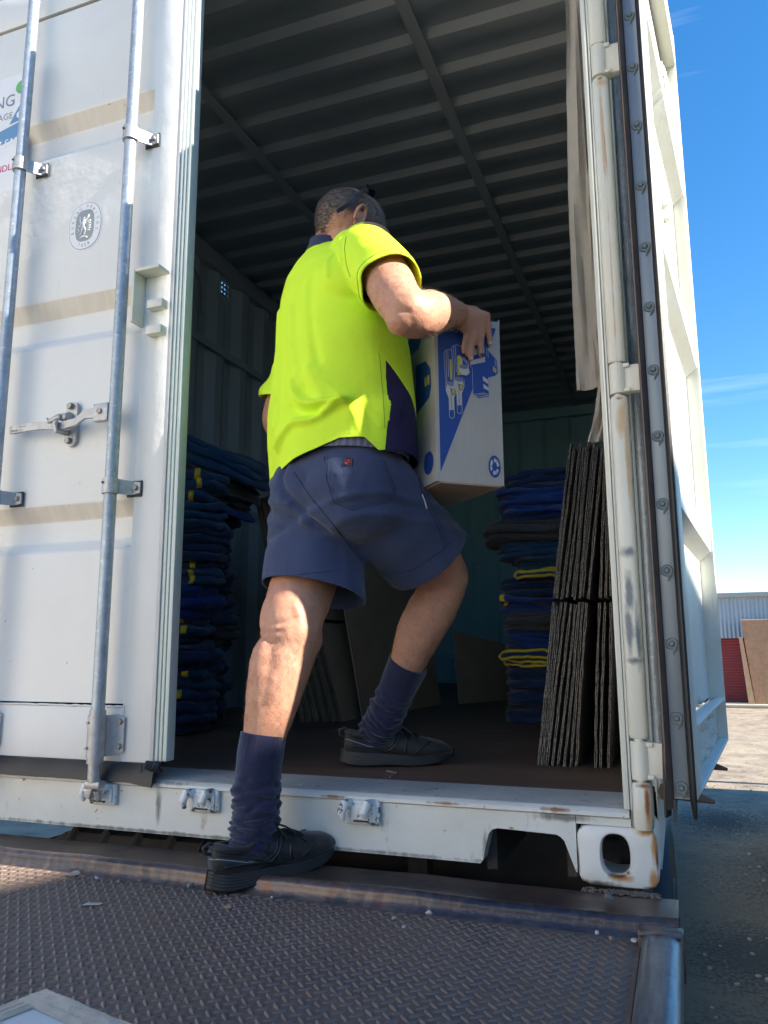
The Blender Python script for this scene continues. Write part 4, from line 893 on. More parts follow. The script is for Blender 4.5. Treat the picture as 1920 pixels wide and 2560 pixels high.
NTH = ['first', 'second', 'third', 'fourth', 'fifth', 'sixth', 'seventh', 'eighth', 'ninth', 'tenth', 'eleventh', 'twelfth']
for k in range(12):
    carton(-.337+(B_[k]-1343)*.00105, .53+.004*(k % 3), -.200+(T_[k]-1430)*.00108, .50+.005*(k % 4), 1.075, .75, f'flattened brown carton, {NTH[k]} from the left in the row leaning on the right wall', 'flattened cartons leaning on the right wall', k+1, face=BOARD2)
for k in range(6):
    carton(-1.60+k*.036, 1.57+.01*k, -1.885+k*.030, 1.60, 1.24, 1.15, f'flattened carton, {NTH[k]} from the left of those leaning on the left blankets', 'flattened cartons leaning on the blankets', k+21, slit=.60+.005*k, fold=.010)
PRN = mat('faded_blue_print', (.018, .028, .07), .7); PRK = mat('faded_black_print', (.03, .025, .02), .8)
# printed panels of the carton whose face shows between the legs
m = MB(); m.loft([[(-1.36, 1.75, .1625), (-1.30, 2.85, .1625), (-1.42, 2.85, .98), (-1.50, 1.72, .98)], [(-1.354, 1.75, .1625), (-1.294, 2.85, .1625), (-1.414, 2.85, .98), (-1.494, 1.72, .98)]])
bc = build('flattened_carton', m, BOARD); tag(bc, 'large flattened carton showing its brown face between the legs', 'carton', 'flattened cartons leaning on the blankets')
def onface(u, v, e=.0): return Vector((lerp(-1.355, -1.295, u)-.135*v+e, lerp(1.75, 2.85, u), .1625+.8175*v))
m = MB(); m.loft([[onface(.55, .62, .001), onface(.98, .62, .001), onface(.98, .95, .001), onface(.50, .95, .001)], [onface(.55, .62, .0015), onface(.98, .62, .0015), onface(.98, .95, .0015), onface(.50, .95, .0015)]]); build('print', m, PRN, bc)
me = text_mesh('CARTONS', .085, .0003); me.transform(Matrix.Rotation(R(90), 4, 'Z'))
for v in me.vertices: v.co = onface(.28+v.co.x*.9, .30+v.co.y*1.1, .0012+v.co.z)
finish('print', me, PRK, bc)
m = MB(); m.loft([[(-1.20, 2.9, .1625), (-.99, 3.4, .1625), (-1.02, 3.42, .52), (-1.23, 2.92, .60)], [(-1.196, 2.9, .1625), (-.986, 3.4, .1625), (-1.016, 3.42, .52), (-1.226, 2.92, .60)]])
tag(build('flattened_carton', m, BOARD), 'small folded carton standing far back behind the front foot', 'carton', 'flattened cartons leaning on the blankets')
# ================================================================== STRAPS
def ribbon(name, pts, wdir, width, th, mt, label, cat, parent=None, group=None):
    P_ = cr(pts, 60); m = MB(); rings = []; rn = random.Random(len(pts))
    for i, p in enumerate(P_):
        wd = Vector(wdir).normalized(); wv = .004*math.sin(i*.5)+.003*math.sin(i*1.3); W_ = width(i/59) if callable(width) else width
        p = Vector(p); a = []
        for j in range(9):
            f = j/8-.5; a.append(p+wd*(W_*f)+Vector((0, -.007*math.sin(f*9+i*.09)-.004*math.sin(f*17-i*.17)+wv, 0)))
        rings.append(a+[q+Vector((0, th, 0)) for q in a[::-1]])
    m.loft(rings); o = build(name, m, mt, parent, 70)
    if label: tag(o, label, cat, group)
    return o
ribbon('canvas_strap', [(-.085, .10, 2.60), (-.082, .11, 2.2), (-.090, .12, 1.9), (-.098, .13, 1.6), (-.098, .13, 1.35), (-.098, .13, 1.115)], (1, -.15, 0), lambda t: lerp(.040, .062, min(1, t*2)), .003, CANVAS, 'wide grey canvas strap hanging just inside the right post', 'strap')
ribbon('canvas_strap', [(-.062, .10, 2.60), (-.060, .115, 2.0), (-.058, .12, 1.5), (-.068, .11, 1.30), (-.058, .11, 1.16), (-.068, .11, 1.06), (-.090, .11, .975)], (1, .1, 0), lambda t: .034, .003, CANVAS, 'narrower canvas strap ending over the flattened cartons', 'strap')
m = MB()
for k in range(46): m.tube([(-.1045, .118, 1.13+k*.022), (-.1045, .118, 1.14+k*.022)], .0012, 4)
LS = mat('pale_webbing', (.26, .28, .28), .8)
ribbon('webbing_strap', [(-2.375, 1.50, 2.66), (-2.33, 1.60, 2.60), (-2.30, 1.66, 2.50), (-2.30, 1.68, 2.40), (-2.31, 1.69, 2.33)], (.1, 1, 0), .035, .003, LS, 'pale webbing strap looped high on the left wall', 'strap')
ribbon('webbing_strap', [(-2.33, 1.46, 2.22), (-2.31, 1.50, 2.0), (-2.30, 1.54, 1.75), (-2.29, 1.58, 1.58)], (.1, 1, 0), .022, .003, LS, 'thin pale strap hanging down to the blanket stack', 'strap')
# ================================================================== TAPED BOX on the platform
BX = thing('taped_box', 'pale cardboard box sealed with wrinkled tape, on the checker plate', 'box', (-.645, -.991, PZ)); BX.rotation_euler = (0, 0, R(-14.5))
m = MB(); m.box(0, .46, -.36, 0, .003, .130, .003); build('carton_body', m, mat('pale_dusty_board', (.70, .68, .64), .7, var=(9, (.62, .59, .55), .7), bump=(90, .2, .002)), BX, local=True)
TAPE = mat('brown_packing_tape', (.36, .31, .25), .16, var=[(16, (.46, .42, .36), .8)], bumps=[(22, .7, .006)])
def tapeband(x0, x1, y0, y1, sd):
    m = MB(); nx, ny = 22, 10; g_ = []
    for i in range(nx+1):
        g_.append([P3(lerp(x0, x1, i/nx), lerp(y0, y1, j/ny), .1305+.0018*max(0, noise.noise(Vector((i*.6, j*.5, sd)))+.25)) for j in range(ny+1)])
    m.loft(g_, cap=False, closed=False); return build('tape', m, TAPE, BX, 70, local=True)
tapeband(-.001, .461, -.036, .001, 1); tapeband(-.001, .034, -.361, -.034, 2); tapeband(.034, .461, -.115, -.075, 3)
# ================================================================== PERSON
from mathutils.bvhtree import BVHTree
PF = Vector((.53, .85, 0)).normalized(); PR = Vector((PF.y, -PF.x, 0))
MAN = thing('person', 'man in yellow hi-vis polo, navy shorts and black trainers stepping up with a carton', 'person', (-.80, .1, 0))
def chain(m, pts, step=.012, sub=2):
    for a, b_ in zip(pts, pts[1:]):
        A, B = Vector(a[:3]), Vector(b_[:3]); n = max(1, int((B-A).length/step))
        for k in range(n+1):
            t = k/n; m.sphere(A.lerp(B, t), lerp(a[3], b_[3], t), sub=sub)
def smooth_chain(m, pts, n=20, sub=3):
    for p in cr(pts, n*(len(pts)-1)//2+2): m.sphere(p[:3], float(p[3]), sub=3 if p[3] > .03 else 2)
def ell(m, c, rx, ry, rz, X, Y, Z): m.sphere(c, (rx, ry, rz), Matrix((X, Y, Z)).transposed(), sub=3)
ZZ = Vector((0, 0, 1))
LS, LE, LW = (-.862, .135, 1.405), (-1.022, .235, 1.165), (-.78, .36, 1.01)
RS, RE, RW = (-.605, -.060, 1.498), (-.458, -.205, 1.232), (-.408, .045, 1.325)
# head frame
HF = Vector((.52, .62, -.60)).normalized(); HR = HF.cross(ZZ).normalized(); HU = HR.cross(HF).normalized(); HC = Vector((-.706, .040, 1.618))
HR = HF.cross(HU).normalized()
def H(f, r_, u): return HC+HF*f+HR*r_+HU*u
b = MB()
smooth_chain(b, [(-.83, .11, .93, .090), (-.825, .065, .72, .088), (-.808, -.060, .56, .076), (-.808, -.072, .50, .069), (-.832, -.088, .42, .0700), (-.847, -.100, .33, .057), (-.860, -.110, .25, .045), (-.858, -.135, .12, .036), (-.868, -.150, .06, .034)])
b.sphere((-.839, -.112, .425), (.053, .047, .10), sub=3)
b.sphere((-.782, -.050, .515), (.046, .046, .055), sub=3)
chain(b, [(-.868, -.15, .05, .028), (-.84, -.11, .035, .022)])
smooth_chain(b, [(-.66, .05, .90, .095), (-.59, .19, .80, .096), (-.545, .315, .70, .073), (-.538, .335, .675, .066), (-.575, .345, .60, .067), (-.615, .355, .54, .066), (-.655, .365, .46, .052), (-.70, .38, .37, .041), (-.745, .395, .28, .040), (-.765, .395, .235, .040)])
b.sphere((-.606, .335, .56), (.050, .046, .09), sub=3)
b.sphere((-.520, .358, .692), (.046, .042, .050))
chain(b, [(-.775, .393, .235, .028), (-.75, .405, .215, .022)])
for z, rx, ry in [(.95, .165, .125), (1.08, .165, .125), (1.22, .160, .120), (1.36, .155, .11), (1.45, .13, .09)]: ell(b, (-.74, .05, z), rx, ry, .10, PR, PF, ZZ) if z > 1.1 else ell(b, (-.75, .06, z), .135, .10, .09, PR, PF, ZZ)
chain(b, [(-.765, .045, 1.50, .07), (-.758, .045, 1.56, .064), (-.742, .045, 1.60, .062)])
smooth_chain(b, [(*LS, .058), (-.940, .185, 1.29, .050), (*LE, .045), (-.965, .285, 1.12, .045), (-.88, .33, 1.04, .036), (*LW, .030)])
smooth_chain(b, [(*RS, .060), (-.528, -.140, 1.352, .0590), (-.468, -.200, 1.250, .0535), (-.450, -.190, 1.232, .0525), (-.436, -.125, 1.262, .0545), (-.425, -.05, 1.295, .046), (-.412, .015, 1.318, .035), (*RW, .0325)])
b.sphere((-.466, -.215, 1.215), .040)
# head
ell(b, H(-.012, 0, .018), .094, .077, .090, HF, HR, HU); ell(b, H(.025, 0, -.012), .075, .068, .095, HF, HR, HU); ell(b, H(.035, 0, -.065), .055, .055, .045, HF, HR, HU)
ell(b, H(.078, 0, -.092), .022, .024, .018, HF, HR, HU); ell(b, H(.088, 0, .030), .014, .052, .016, HF, HR, HU)
chain(b, [(*H(.094, 0, .012), .010), (*H(.112, 0, -.024), .0125), (*H(.116, 0, -.034), .0145)], .006); b.sphere(H(.104, .012, -.036), .009); b.sphere(H(.104, -.012, -.036), .009)
ell(b, H(.093, 0, -.060), .010, .024, .006, HF, HR, HU); ell(b, H(.092, 0, -.071), .010, .021, .006, HF, HR, HU)
for sg in (-1, 1): ell(b, H(.066, sg*.045, -.020), .028, .022, .024, HF, HR, HU)
# right hand: palm pressed on the carton, fingers draped down its face
BO = Vector((-.467, .035, 0)); BD = Vector((.75, .66, 0)).normalized(); BN = Vector((BD.y, -BD.x, 0)); BZ0, BZ1, BW, BDp = .895, 1.335, .19, .31
def BF(u, z, e=0): return BO+BD*u+BN*e+Vector((0, 0, z))
kn = [BF(.085, 1.290, .024), BF(.106, 1.305, .026), BF(.124, 1.322, .027), BF(.140, 1.338, .024)]   # little, ring, middle, index
W = Vector(RW)
for k, q in enumerate(kn):
    chain(b, [(*(W+Vector((0, .004, -.014+.009*k))), .0235), (*W.lerp(q, .5), .0215), (*q, .0125)], .006)
fing = [[kn[0], BF(.080, 1.268, .020), BF(.078, 1.250, .013), BF(.079, 1.236, .010)], [kn[1], BF(.101, 1.268, .021), BF(.098, 1.242, .014), BF(.098, 1.220, .0095)],
        [kn[2], BF(.123, 1.284, .022), BF(.125, 1.257, .015), BF(.127, 1.233, .0095)], [kn[3], BF(.144, 1.312, .020), BF(.150, 1.290, .015), BF(.155, 1.270, .0095)]]
for k, f in enumerate(fing):
    r0 = [.0085, .0095, .0098, .0095][k]; smooth_chain(b, [(*f[0], r0+.0016), (*f[1], r0+.0004), (*f[2], r0), (*f[3], r0-.0014)], 22)
    b.sphere(f[1], r0+.0014)
smooth_chain(b, [(*(W+Vector((.004, .012, .012))), .020), (*BF(.110, 1.352, .014), .0135), (*BF(.125, 1.352, -.012), .0110), (*BF(.135, 1.347, -.034), .0100)], 20)
# left hand under the far side of the carton
LP = BO-BN*.22+BD*.0+Vector((0, 0, .905)); lw = Vector(LW)
pal = LP+Vector((-.028, .01, .04)); chain(b, [(*lw, .028), (*pal, .026)], .008)
for k in range(4):
    a = pal-BN*(.022*k-.03); e_ = a+Vector((.012, .004, -.045)); g_ = e_+BD*.045; smooth_chain(b, [(*a, .012), (*e_, .0095), (*(e_.lerp(g_, .5)+Vector((0, 0, -.006))), .009), (*g_, .008)], 16)
smooth_chain(b, [(*pal, .016), (*(pal+Vector((.0, -.02, .04))), .012), (*(pal+Vector((.012, -.02, .075))), .010)], 16)
me = remeshed(b, .0045, 5)
co = np.empty(len(me.vertices)*3); me.vertices.foreach_get('co', co); co = co.reshape(-1, 3); no = np.empty(len(co)*3); me.vertices.foreach_get('normal', no); no = no.reshape(-1, 3); dsp = np.zeros(len(co))
def crease(pts, w_, amp):
    global dsp
    P_ = cr(pts, 20); d = np.full(len(co), 9.)
    for a, b2 in zip(P_, P_[1:]):
        ab = b2-a; t = np.clip(((co-a)@ab)/(ab@ab+1e-12), 0, 1); d = np.minimum(d, np.linalg.norm(co-a-t[:, None]*ab, axis=1))
    dsp += amp*np.exp(-(d/w_)**2)
for q, w_, amp in [([(-.875, -.10, .535), (-.83, -.145, .525), (-.775, -.13, .532), (-.745, -.09, .548)], .006, -.003), ([(-.865, -.12, .552), (-.81, -.145, .545), (-.76, -.12, .558)], .006, -.003),
                   ([(-.845, -.135, .50), (-.855, -.150, .42), (-.86, -.14, .34)], .020, .003), ([(-.79, -.14, .50), (-.79, -.15, .43), (-.81, -.13, .36)], .018, .0025), ([(-.82, -.15, .48), (-.825, -.16, .42), (-.835, -.15, .36)], .012, -.0016),
                   ([(-.775, -.13, .62), (-.765, -.12, .57), (-.760, -.11, .52)], .010, .005), ([(-.86, -.10, .64), (-.87, -.10, .58), (-.865, -.11, .53)], .010, .004),
                   ([(-.60, .285, .705), (-.585, .275, .675), (-.56, .285, .645)], .008, -.006), ([(-.555, .285, .70), (-.545, .285, .66), (-.57, .29, .60)], .012, .005), ([(-.64, .30, .62), (-.65, .31, .56), (-.68, .33, .48)], .018, .004),
                   ([(-.50, -.235, 1.245), (-.475, -.26, 1.225), (-.44, -.25, 1.215)], .006, -.003), ([(-.49, -.23, 1.262), (-.46, -.25, 1.25), (-.43, -.235, 1.245)], .005, -.002), ([(-.50, -.19, 1.32), (-.47, -.22, 1.27)], .012, .003)]: crease(q, w_, amp)
for q in kn: crease([tuple(W+Vector((0, -.02, .01))), tuple(W.lerp(q, .55)+BN*.018), tuple(q+BN*.010)], .0035, .0014)
crease([tuple(W+Vector((-.004, -.022, .012))), tuple(W.lerp(kn[1], .5)+BN*.02+Vector((.004, 0, .004))), tuple(kn[2].lerp(kn[1], .5)+BN*.012)], .0028, .0016)
dsp += np.array([.0016*noise.noise(Vector(p)*22)+.0008*noise.noise(Vector(p)*60) for p in co])
me.vertices.foreach_set('co', (co+no*dsp[:, None]).reshape(-1)); me.update()
body = finish('body', me, SKIN, MAN, 180)
BH = mat('body_hair', (.16, .10, .06), .5)
hb = BVHTree.FromObject(body, bpy.context.evaluated_depsgraph_get()); rn = random.Random(77); m = MB(); hoff = rootloc(MAN)
for (a, b2, r_, cnt) in [((-.81, -.07, .52), (-.855, -.105, .30), .12, 900), ((-.55, .34, .66), (-.66, .365, .45), .12, 800), ((-.45, -.18, 1.25), (-.41, .03, 1.32), .09, 700), ((-.52, -.13, 1.33), (-.46, -.20, 1.24), .10, 250)]:
    A, B2 = Vector(a), Vector(b2); ax = (B2-A).normalized()
    for k in range(cnt):
        c = A.lerp(B2, rn.random()); d_ = Vector((rn.gauss(0, 1), rn.gauss(0, 1), rn.gauss(0, 1))); d_ = (d_-ax*d_.dot(ax)).normalized(); h = hb.ray_cast(c+d_*r_-hoff, -d_)
        if not h[0]: continue
        p = h[0]+hoff; L_ = rn.uniform(.006, .014); dr = (h[1]*.55+ax*.9+Vector((rn.gauss(0, .25), rn.gauss(0, .25), rn.gauss(0, .25)))).normalized()
        m.tube([p, p+dr*L_*.6, p+(dr-h[1]*.15).normalized()*L_], [.00022, .00018, .00008], 3, caps=False)
build('body_hair', m, BH, MAN, 180)
# nails
NAIL = mat('fingernail', (.62, .40, .33), .3); NAILD = mat('bruised_nail', (.10, .05, .05), .3)
for k in (1, 2, 3):
    t_ = Vector(fing[k][3])+BN*.0068+Vector((0, 0, .001)); m = MB(); m.sphere(t_, (.0048, .0022, .0062), Matrix((BD, BN, ZZ)).transposed()); build('fingernail', m, NAILD if k == 2 else NAIL, MAN)
# ears
def ear(sg):
    m = MB(); P_ = []
    for a in np.linspace(-60, 235, 26):
        c, s_ = math.cos(R(a)), math.sin(R(a)); P_.append(H(-.006-.015*c-.004*s_, sg*(.078+.014*max(0, c*.6+.5)), -.008+.030*s_+(.0)))
    m.tube(P_, [.0052]*20+[.0055, .006, .0065, .007, .0065, .005], 8)
    m.sphere(H(-.004, sg*.078, -.010), (.012, .005, .024), Matrix((HF, HR, HU)).transposed()); m.sphere(H(.010, sg*.081, -.010), (.004, .005, .007), Matrix((HF, HR, HU)).transposed()); m.sphere(H(-.002, sg*.083, -.036), (.007, .004, .009), Matrix((HF, HR, HU)).transposed())
    e_ = remeshed(m, .0022, 2); finish('ear', e_, SKIN, MAN, 180)
ear(1); ear(-1)
m = MB()
for sg in (-1, 1): m.sphere(H(.076, sg*.031, .008), .0125)
build('eyes', m, mat('eye_white', (.7, .7, .68), .15), MAN); m = MB()
for sg in (-1, 1): m.sphere(H(.0855, sg*.031, .007), .0050)
build('pupils', m, mat('pupil', (.02, .02, .02), .1), MAN)
# hair: shell plus short strands
def hairline(f, u, r_):   # >0 where hair grows
    return u+.050+.55*(f+.02) - .0 if f < -.01 else u-.006-1.05*(f+.01)*(1 if f > .02 else .3)
bt = BVHTree.FromObject(body, bpy.context.evaluated_depsgraph_get()); off = rootloc(MAN)
def skull(f, r_, u):
    d_ = (HF*f+HR*r_+HU*u).normalized(); o_ = HC-HF*.0; hit = bt.ray_cast(o_+d_*.3-off, -d_)
    return (hit[0]+off, hit[1]) if hit[0] else (o_+d_*.09, d_)
rn = random.Random(11); m = MB(); grid = {}
NA, NB = 72, 30
def hl_ok(p):
    q = p-HC; f, r_, u = q.dot(HF), q.dot(HR), q.dot(HU)
    if f < -.015: return u > interp(abs(r_), [0, .03, .07], [-.066, -.052, -.008])+.12*(f+.03)
    if f < .045: return u > .012+.35*max(0, abs(f-.012)-.012)-(.035 if .012 < f < .030 else 0)
    return u > .045
vs = {}
for i in range(NA):
    for j in range(NB):
        a = 2*math.pi*i/NA; e_ = R(90-j*5.2); d_ = (math.cos(a)*math.cos(e_), math.sin(a)*math.cos(e_), math.sin(e_))
        p, n_ = skull(*d_); vs[i, j] = (p, n_)
vv = {}
for k_, (p, n_) in vs.items(): vv[k_] = m.b.verts.new(p+n_*(.0016 if hl_ok(p) else .0004))
for i in range(NA):
    for j in range(NB-1):
        q = [(i, j), ((i+1) % NA, j), ((i+1) % NA, j+1), (i, j+1)]
        if all(hl_ok(vs[x][0]) for x in q): m.b.faces.new([vv[x] for x in q])
for v in [v for v in m.b.verts if not v.link_faces]: m.b.verts.remove(v)
bmesh.ops.remove_doubles(m.b, verts=m.b.verts, dist=.0004)
hair = build('hair', m, HAIR, MAN, 180)
for mt_, cnt, sd in ((HAIRL, 4200, 1), (HAIRD, 5200, 2)):
    m = MB(); rn = random.Random(sd); made = 0
    while made < cnt:
        d_ = Vector((rn.gauss(0, 1), rn.gauss(0, 1), rn.gauss(0, 1))).normalized(); p, n_ = skull(*d_)
        if not hl_ok(p+Vector((rn.gauss(0, .006), rn.gauss(0, .006), rn.gauss(0, .006)))): continue
        q = p-HC; u = q.dot(HU); made += 1
        top_ = max(0, u-.02)/.09; L_ = lerp(.008, .024, min(1, top_))*rn.uniform(.7, 1.25)
        flow = (-HU*.9-HF*.25 if q.dot(HF) < .02 else HF*.6+HU*-.1) if top_ < .5 else (HF*.9+HR*rn.uniform(-.4, .4))
        dr = (n_*rn.uniform(.20, .40)+flow+Vector((rn.uniform(-.15, .15), rn.uniform(-.15, .15), rn.uniform(-.12, .15)))).normalized(); dr2 = (dr-n_*.30).normalized()
        a = p+n_*.001; b2 = a+dr*L_*.5; c2 = b2+dr2*L_*.5; m.tube([a, b2, c2], [.00048, .0004, .00015], 3, caps=False)
    build('hair_strands', m, mt_, hair, 180)
# ------------------------------------------------------------------ shirt
def coords(p): # lateral, frontal in body frame
    q = Vector((p[0]+.722, p[1]-.05, 0)); return q.dot(PR), q.dot(PF)
m = MB(); rings = []
for z, x, y, a, b2 in [(.78, -.724, .06, .206, .165), (.95, -.724, .057, .209, .168), (1.02, -.726, .052, .211, .168), (1.10, -.726, .050, .209, .166), (1.25, -.730, .046, .200, .156), (1.36, -.738, .046, .192, .142), (1.43, -.750, .042, .180, .125), (1.49, -.762, .042, .155, .105), (1.53, -.762, .044, .112, .088), (1.552, -.760, .046, .080, .074), (1.580, -.757, .048, .068, .066)]:
    rings.append([Vector((x, y, z))+PR*(a*abs(math.cos(t))**.9*math.copysign(1, math.cos(t)))+PF*(b2*abs(math.sin(t))**.9*math.copysign(1, math.sin(t)))+ZZ*(.022*math.cos(t)*0) for t in [2*math.pi*k/48 for k in range(48)]])
m.loft(rings)
for c, r_ in [((-.618, -.050, 1.492), .073), ((-.665, -.018, 1.508), .068), ((-.63, -.05, 1.44), .08), ((-.868, .105, 1.20), .078), ((-.858, .110, 1.28), .078), ((-.848, .115, 1.35), .068), ((-.834, .120, 1.415), .056), ((-.818, .09, 1.445), .062), ((-.66, -.055, 1.40), .085), ((-.838, .060, 1.40), .076)]: m.sphere(c, r_, sub=3)
m.sphere((-.625, -.045, 1.03), (.095, .075, .085), sub=3)
smooth_chain(m, [(-.628, -.040, 1.480, .078), (-.605, -.068, 1.460, .080), (-.556, -.116, 1.395, .0775), (-.520, -.148, 1.342, .078), (-.478, -.19, 1.275, .082)], sub=3)
smooth_chain(m, [(-.838, .125, 1.39, .066), (-.885, .160, 1.33, .064), (-.968, .203, 1.265, .068), (-1.012, .225, 1.16, .072)], sub=3)
me = remeshed(m, .0058, 6)
co = np.empty(len(me.vertices)*3); me.vertices.foreach_get('co', co); co = co.reshape(-1, 3); no = np.empty(len(co)*3); me.vertices.foreach_get('normal', no); no = no.reshape(-1, 3)
lx = (co[:, 0]+.722)*PR.x+(co[:, 1]-.05)*PR.y; ly = (co[:, 0]+.722)*PF.x+(co[:, 1]-.05)*PF.y; z = co[:, 2]; back = np.clip(-ly/.06, 0, 1)
def ridge(pts, w_, amp, asym=1.0):
    d = np.full(len(co), 9.); 
    P_ = cr(pts, 24)[:, :2]
    for a, b2 in zip(P_, P_[1:]):
        ab = b2-a; t = np.clip(((lx-a[0])*ab[0]+(z-a[1])*ab[1])/(ab@ab+1e-12), 0, 1); dd = np.hypot(lx-a[0]-t*ab[0], z-a[1]-t*ab[1]); d = np.minimum(d, dd)
    return amp*np.exp(-(d/w_)**2)
nz = np.array([noise.noise(Vector((p[0]*5, p[1]*5, p[2]*2.2))) for p in co]); nz2 = np.array([noise.noise(Vector((p[0]*11+3, p[1]*11, p[2]*4))) for p in co])
fold = .009*nz+.005*nz2
vert = (1-np.abs(np.sin(lx*21+z*3.5+nz*2.6))-.35)*.0105*np.clip((1.42-z)/.25, 0, 1)*np.clip((z-.9)/.1, 0, 1)
fold += back*vert
fold += back*(ridge([(-.10, 1.38), (-.075, 1.22), (-.06, 1.05)], .012, .008)+ridge([(-.02, 1.36), (.01, 1.22), (.05, 1.13)], .012, .007)-ridge([(.05, 1.42), (.07, 1.30), (.10, 1.18)], .014, .007)
     +ridge([(.02, 1.145), (.045, 1.09), (.09, 1.055), (.16, 1.035)], .013, .020)-ridge([(.0, 1.08), (.05, 1.04), (.10, 1.02)], .012, .010)+ridge([(.075, 1.16), (.10, 1.11), (.115, 1.07)], .020, .012)
     +ridge([(-.05, .99), (.02, 1.025), (.09, 1.01), (.16, 1.03)], .012, .015)+ridge([(-.16, 1.2), (-.13, 1.05), (-.15, .92)], .014, .008))
# sleeve pull lines radiating from the shoulder
for (a, b2) in [((.10, 1.50), (.13, 1.40)), ((.135, 1.50), (.165, 1.43))]: fold += ridge([a, b2], .007, .007)
fold += .005*np.sin(z*60+lx*30)*np.clip((np.abs(lx)-.19)/.04, 0, 1)*np.clip((1.42-z)/.08, 0, 1)
fold[z > 1.54] *= .2
co2 = co+no*fold[:, None]
# hem: remap height near the bottom so that a level cut gives the curved tail
phi = np.degrees(np.arctan2(-ly/.165, lx/.208))
hz = np.interp(phi, [-180, -150, -120, -60, -20, 0, 12, 25, 45, 65, 90, 115, 140, 180], [.915, .93, .94, .955, .962, .960, .955, .985, .985, .965, .945, .925, .912, .915])
wgt = np.clip((1.16-z)/.2, 0, 1); co2[:, 2] += wgt*wgt*(3-2*wgt)*(hz-.93)
# flare at the hem, droop of the left tail
me.vertices.foreach_set('co', co2.reshape(-1)); me.update()
zc = z.copy()
bm = bmesh.new(); bm.from_mesh(me)
# cut hem using the stored original height
lay = bm.verts.layers.float.new('oz'); bm.verts.ensure_lookup_table()
for i, v in enumerate(bm.verts): v[lay] = zc[i]
save = {v.index: v.co.z for v in bm.verts}
def cutplane(bm, co_, no_, test):
    geom = [f for f in bm.faces if test(f.calc_center_median())]; g2 = set(geom); 
    for f in geom: g2.update(f.edges); g2.update(f.verts)
    bmesh.ops.bisect_plane(bm, geom=list(g2), dist=1e-5, plane_co=co_, plane_no=no_, clear_outer=True)
SLC = Vector((-.518, -.150, 1.340)); SLN = Vector((.135, -.125, -.225)).normalized(); cutplane(bm, SLC, SLN, lambda c: (c-Vector((-.485, -.185, 1.285))).length < .128)
LLC = Vector((-.985, .210, 1.222)); LLN = Vector((-.04, .03, -.30)).normalized(); cutplane(bm, LLC, LLN, lambda c: (c-Vector((-1.015, .225, 1.155))).length < .112 and (c.x < -.935))
# level cut in remapped space
for v in bm.verts:
    lxx, lyy = coords(v.co); ph = math.degrees(math.atan2(-lyy/.165, lxx/.208)); v[lay] = v.co.z; hzz = float(np.interp(ph, [-180, -150, -120, -60, -20, 0, 12, 25, 45, 65, 90, 115, 140, 180], [.915, .93, .94, .955, .962, .960, .955, .985, .985, .965, .945, .925, .912, .915]))
    if v.co.z < 1.1: v.co.z += (.93-hzz)
geom = [f for f in bm.faces if f.calc_center_median().z < 1.06]; g2 = set(geom)
for f in geom: g2.update(f.edges); g2.update(f.verts)
bmesh.ops.bisect_plane(bm, geom=list(g2), dist=1e-5, plane_co=(0, 0, .93), plane_no=(0, 0, -1), clear_outer=True)
for v in bm.verts:
    lxx, lyy = coords(v.co); ph = math.degrees(math.atan2(-lyy/.165, lxx/.208)); hzz = float(np.interp(ph, [-180, -150, -120, -60, -20, 0, 12, 25, 45, 65, 90, 115, 140, 180], [.915, .93, .94, .955, .962, .960, .955, .985, .985, .965, .945, .925, .912, .915]))
    if v[lay] < 1.1 or v.co.z < 1.005: v.co.z -= (.93-hzz) if v.co.z < 1.1+(.93-hzz) else 0
# collar opening
bmesh.ops.bisect_plane(bm, geom=bm.verts[:]+bm.edges[:]+bm.faces[:], dist=1e-5, plane_co=(-.758, .046, 1.562), plane_no=(.2, .14, 1), clear_outer=True)
bm.to_mesh(me); bm.free()
st_me = me.copy(); me = solidified(me, .0035)
# colour masks as smooth per-vertex values
def maskattr(me, name, fn):
    at_ = me.attributes.new(name, 'FLOAT', 'POINT'); at_.data.foreach_set('value', [fn(v.co) for v in me.vertices])
def navy(c):
    lx_, ly_ = coords(c); 
    if lx_ < 0: lx_, sgn = -lx_, -1
    ph = math.degrees(math.atan2(-ly_/.165, lx_/.208))
    return min((7-ph)/10., (1.185-.0026*(7-ph)-c.z)/.02 if ph < 7 else -1)*.02 if abs(lx_) < .27 and ph > -120 and c.z < 1.25 else -.02
maskattr(me, 'navy', navy)
def two_tone(name, base, second, attr):
    m_ = base.copy(); m_.name = name; t = m_.node_tree; N, L = t.nodes, t.links; b_ = N['Principled BSDF']; src = b_.inputs['Base Color'].links[0].from_socket
    a = N.new('ShaderNodeAttribute'); a.attribute_name = attr; g_ = N.new('ShaderNodeMath'); g_.operation = 'GREATER_THAN'; g_.inputs[1].default_value = 0; L.new(a.outputs['Fac'], g_.inputs[0])
    mx = N.new('ShaderNodeMix'); mx.data_type = 'RGBA'; L.new(g_.outputs[0], mx.inputs[0]); L.new(src, mx.inputs[6]); mx.inputs[7].default_value = (*second, 1); L.new(mx.outputs[2], b_.inputs['Base Color']); return m_
SHM = two_tone('two_tone_polo', HIVIS, (.026, .022, .070), 'navy')
shirt = finish('polo_shirt', me, SHM, MAN, 180)
def tree_of(o, d=None): 
    bm_ = bmesh.new(); bm_.from_mesh(d or o.data)
    if d: bm_.transform(Matrix.Translation(-off))
    t = BVHTree.FromBMesh(bm_); bm_.free(); return t
st = tree_of(shirt, st_me); bpy.data.meshes.remove(st_me)
def drape(tree, pts, n, eps=.0005):
    out = []
    for p in cr(pts, n):
        r_ = tree.find_nearest(Vector(p)-off)
        out.append(r_[0]+off+r_[1]*eps)
    return out
CP = Vector((.07, -1.78, .484))
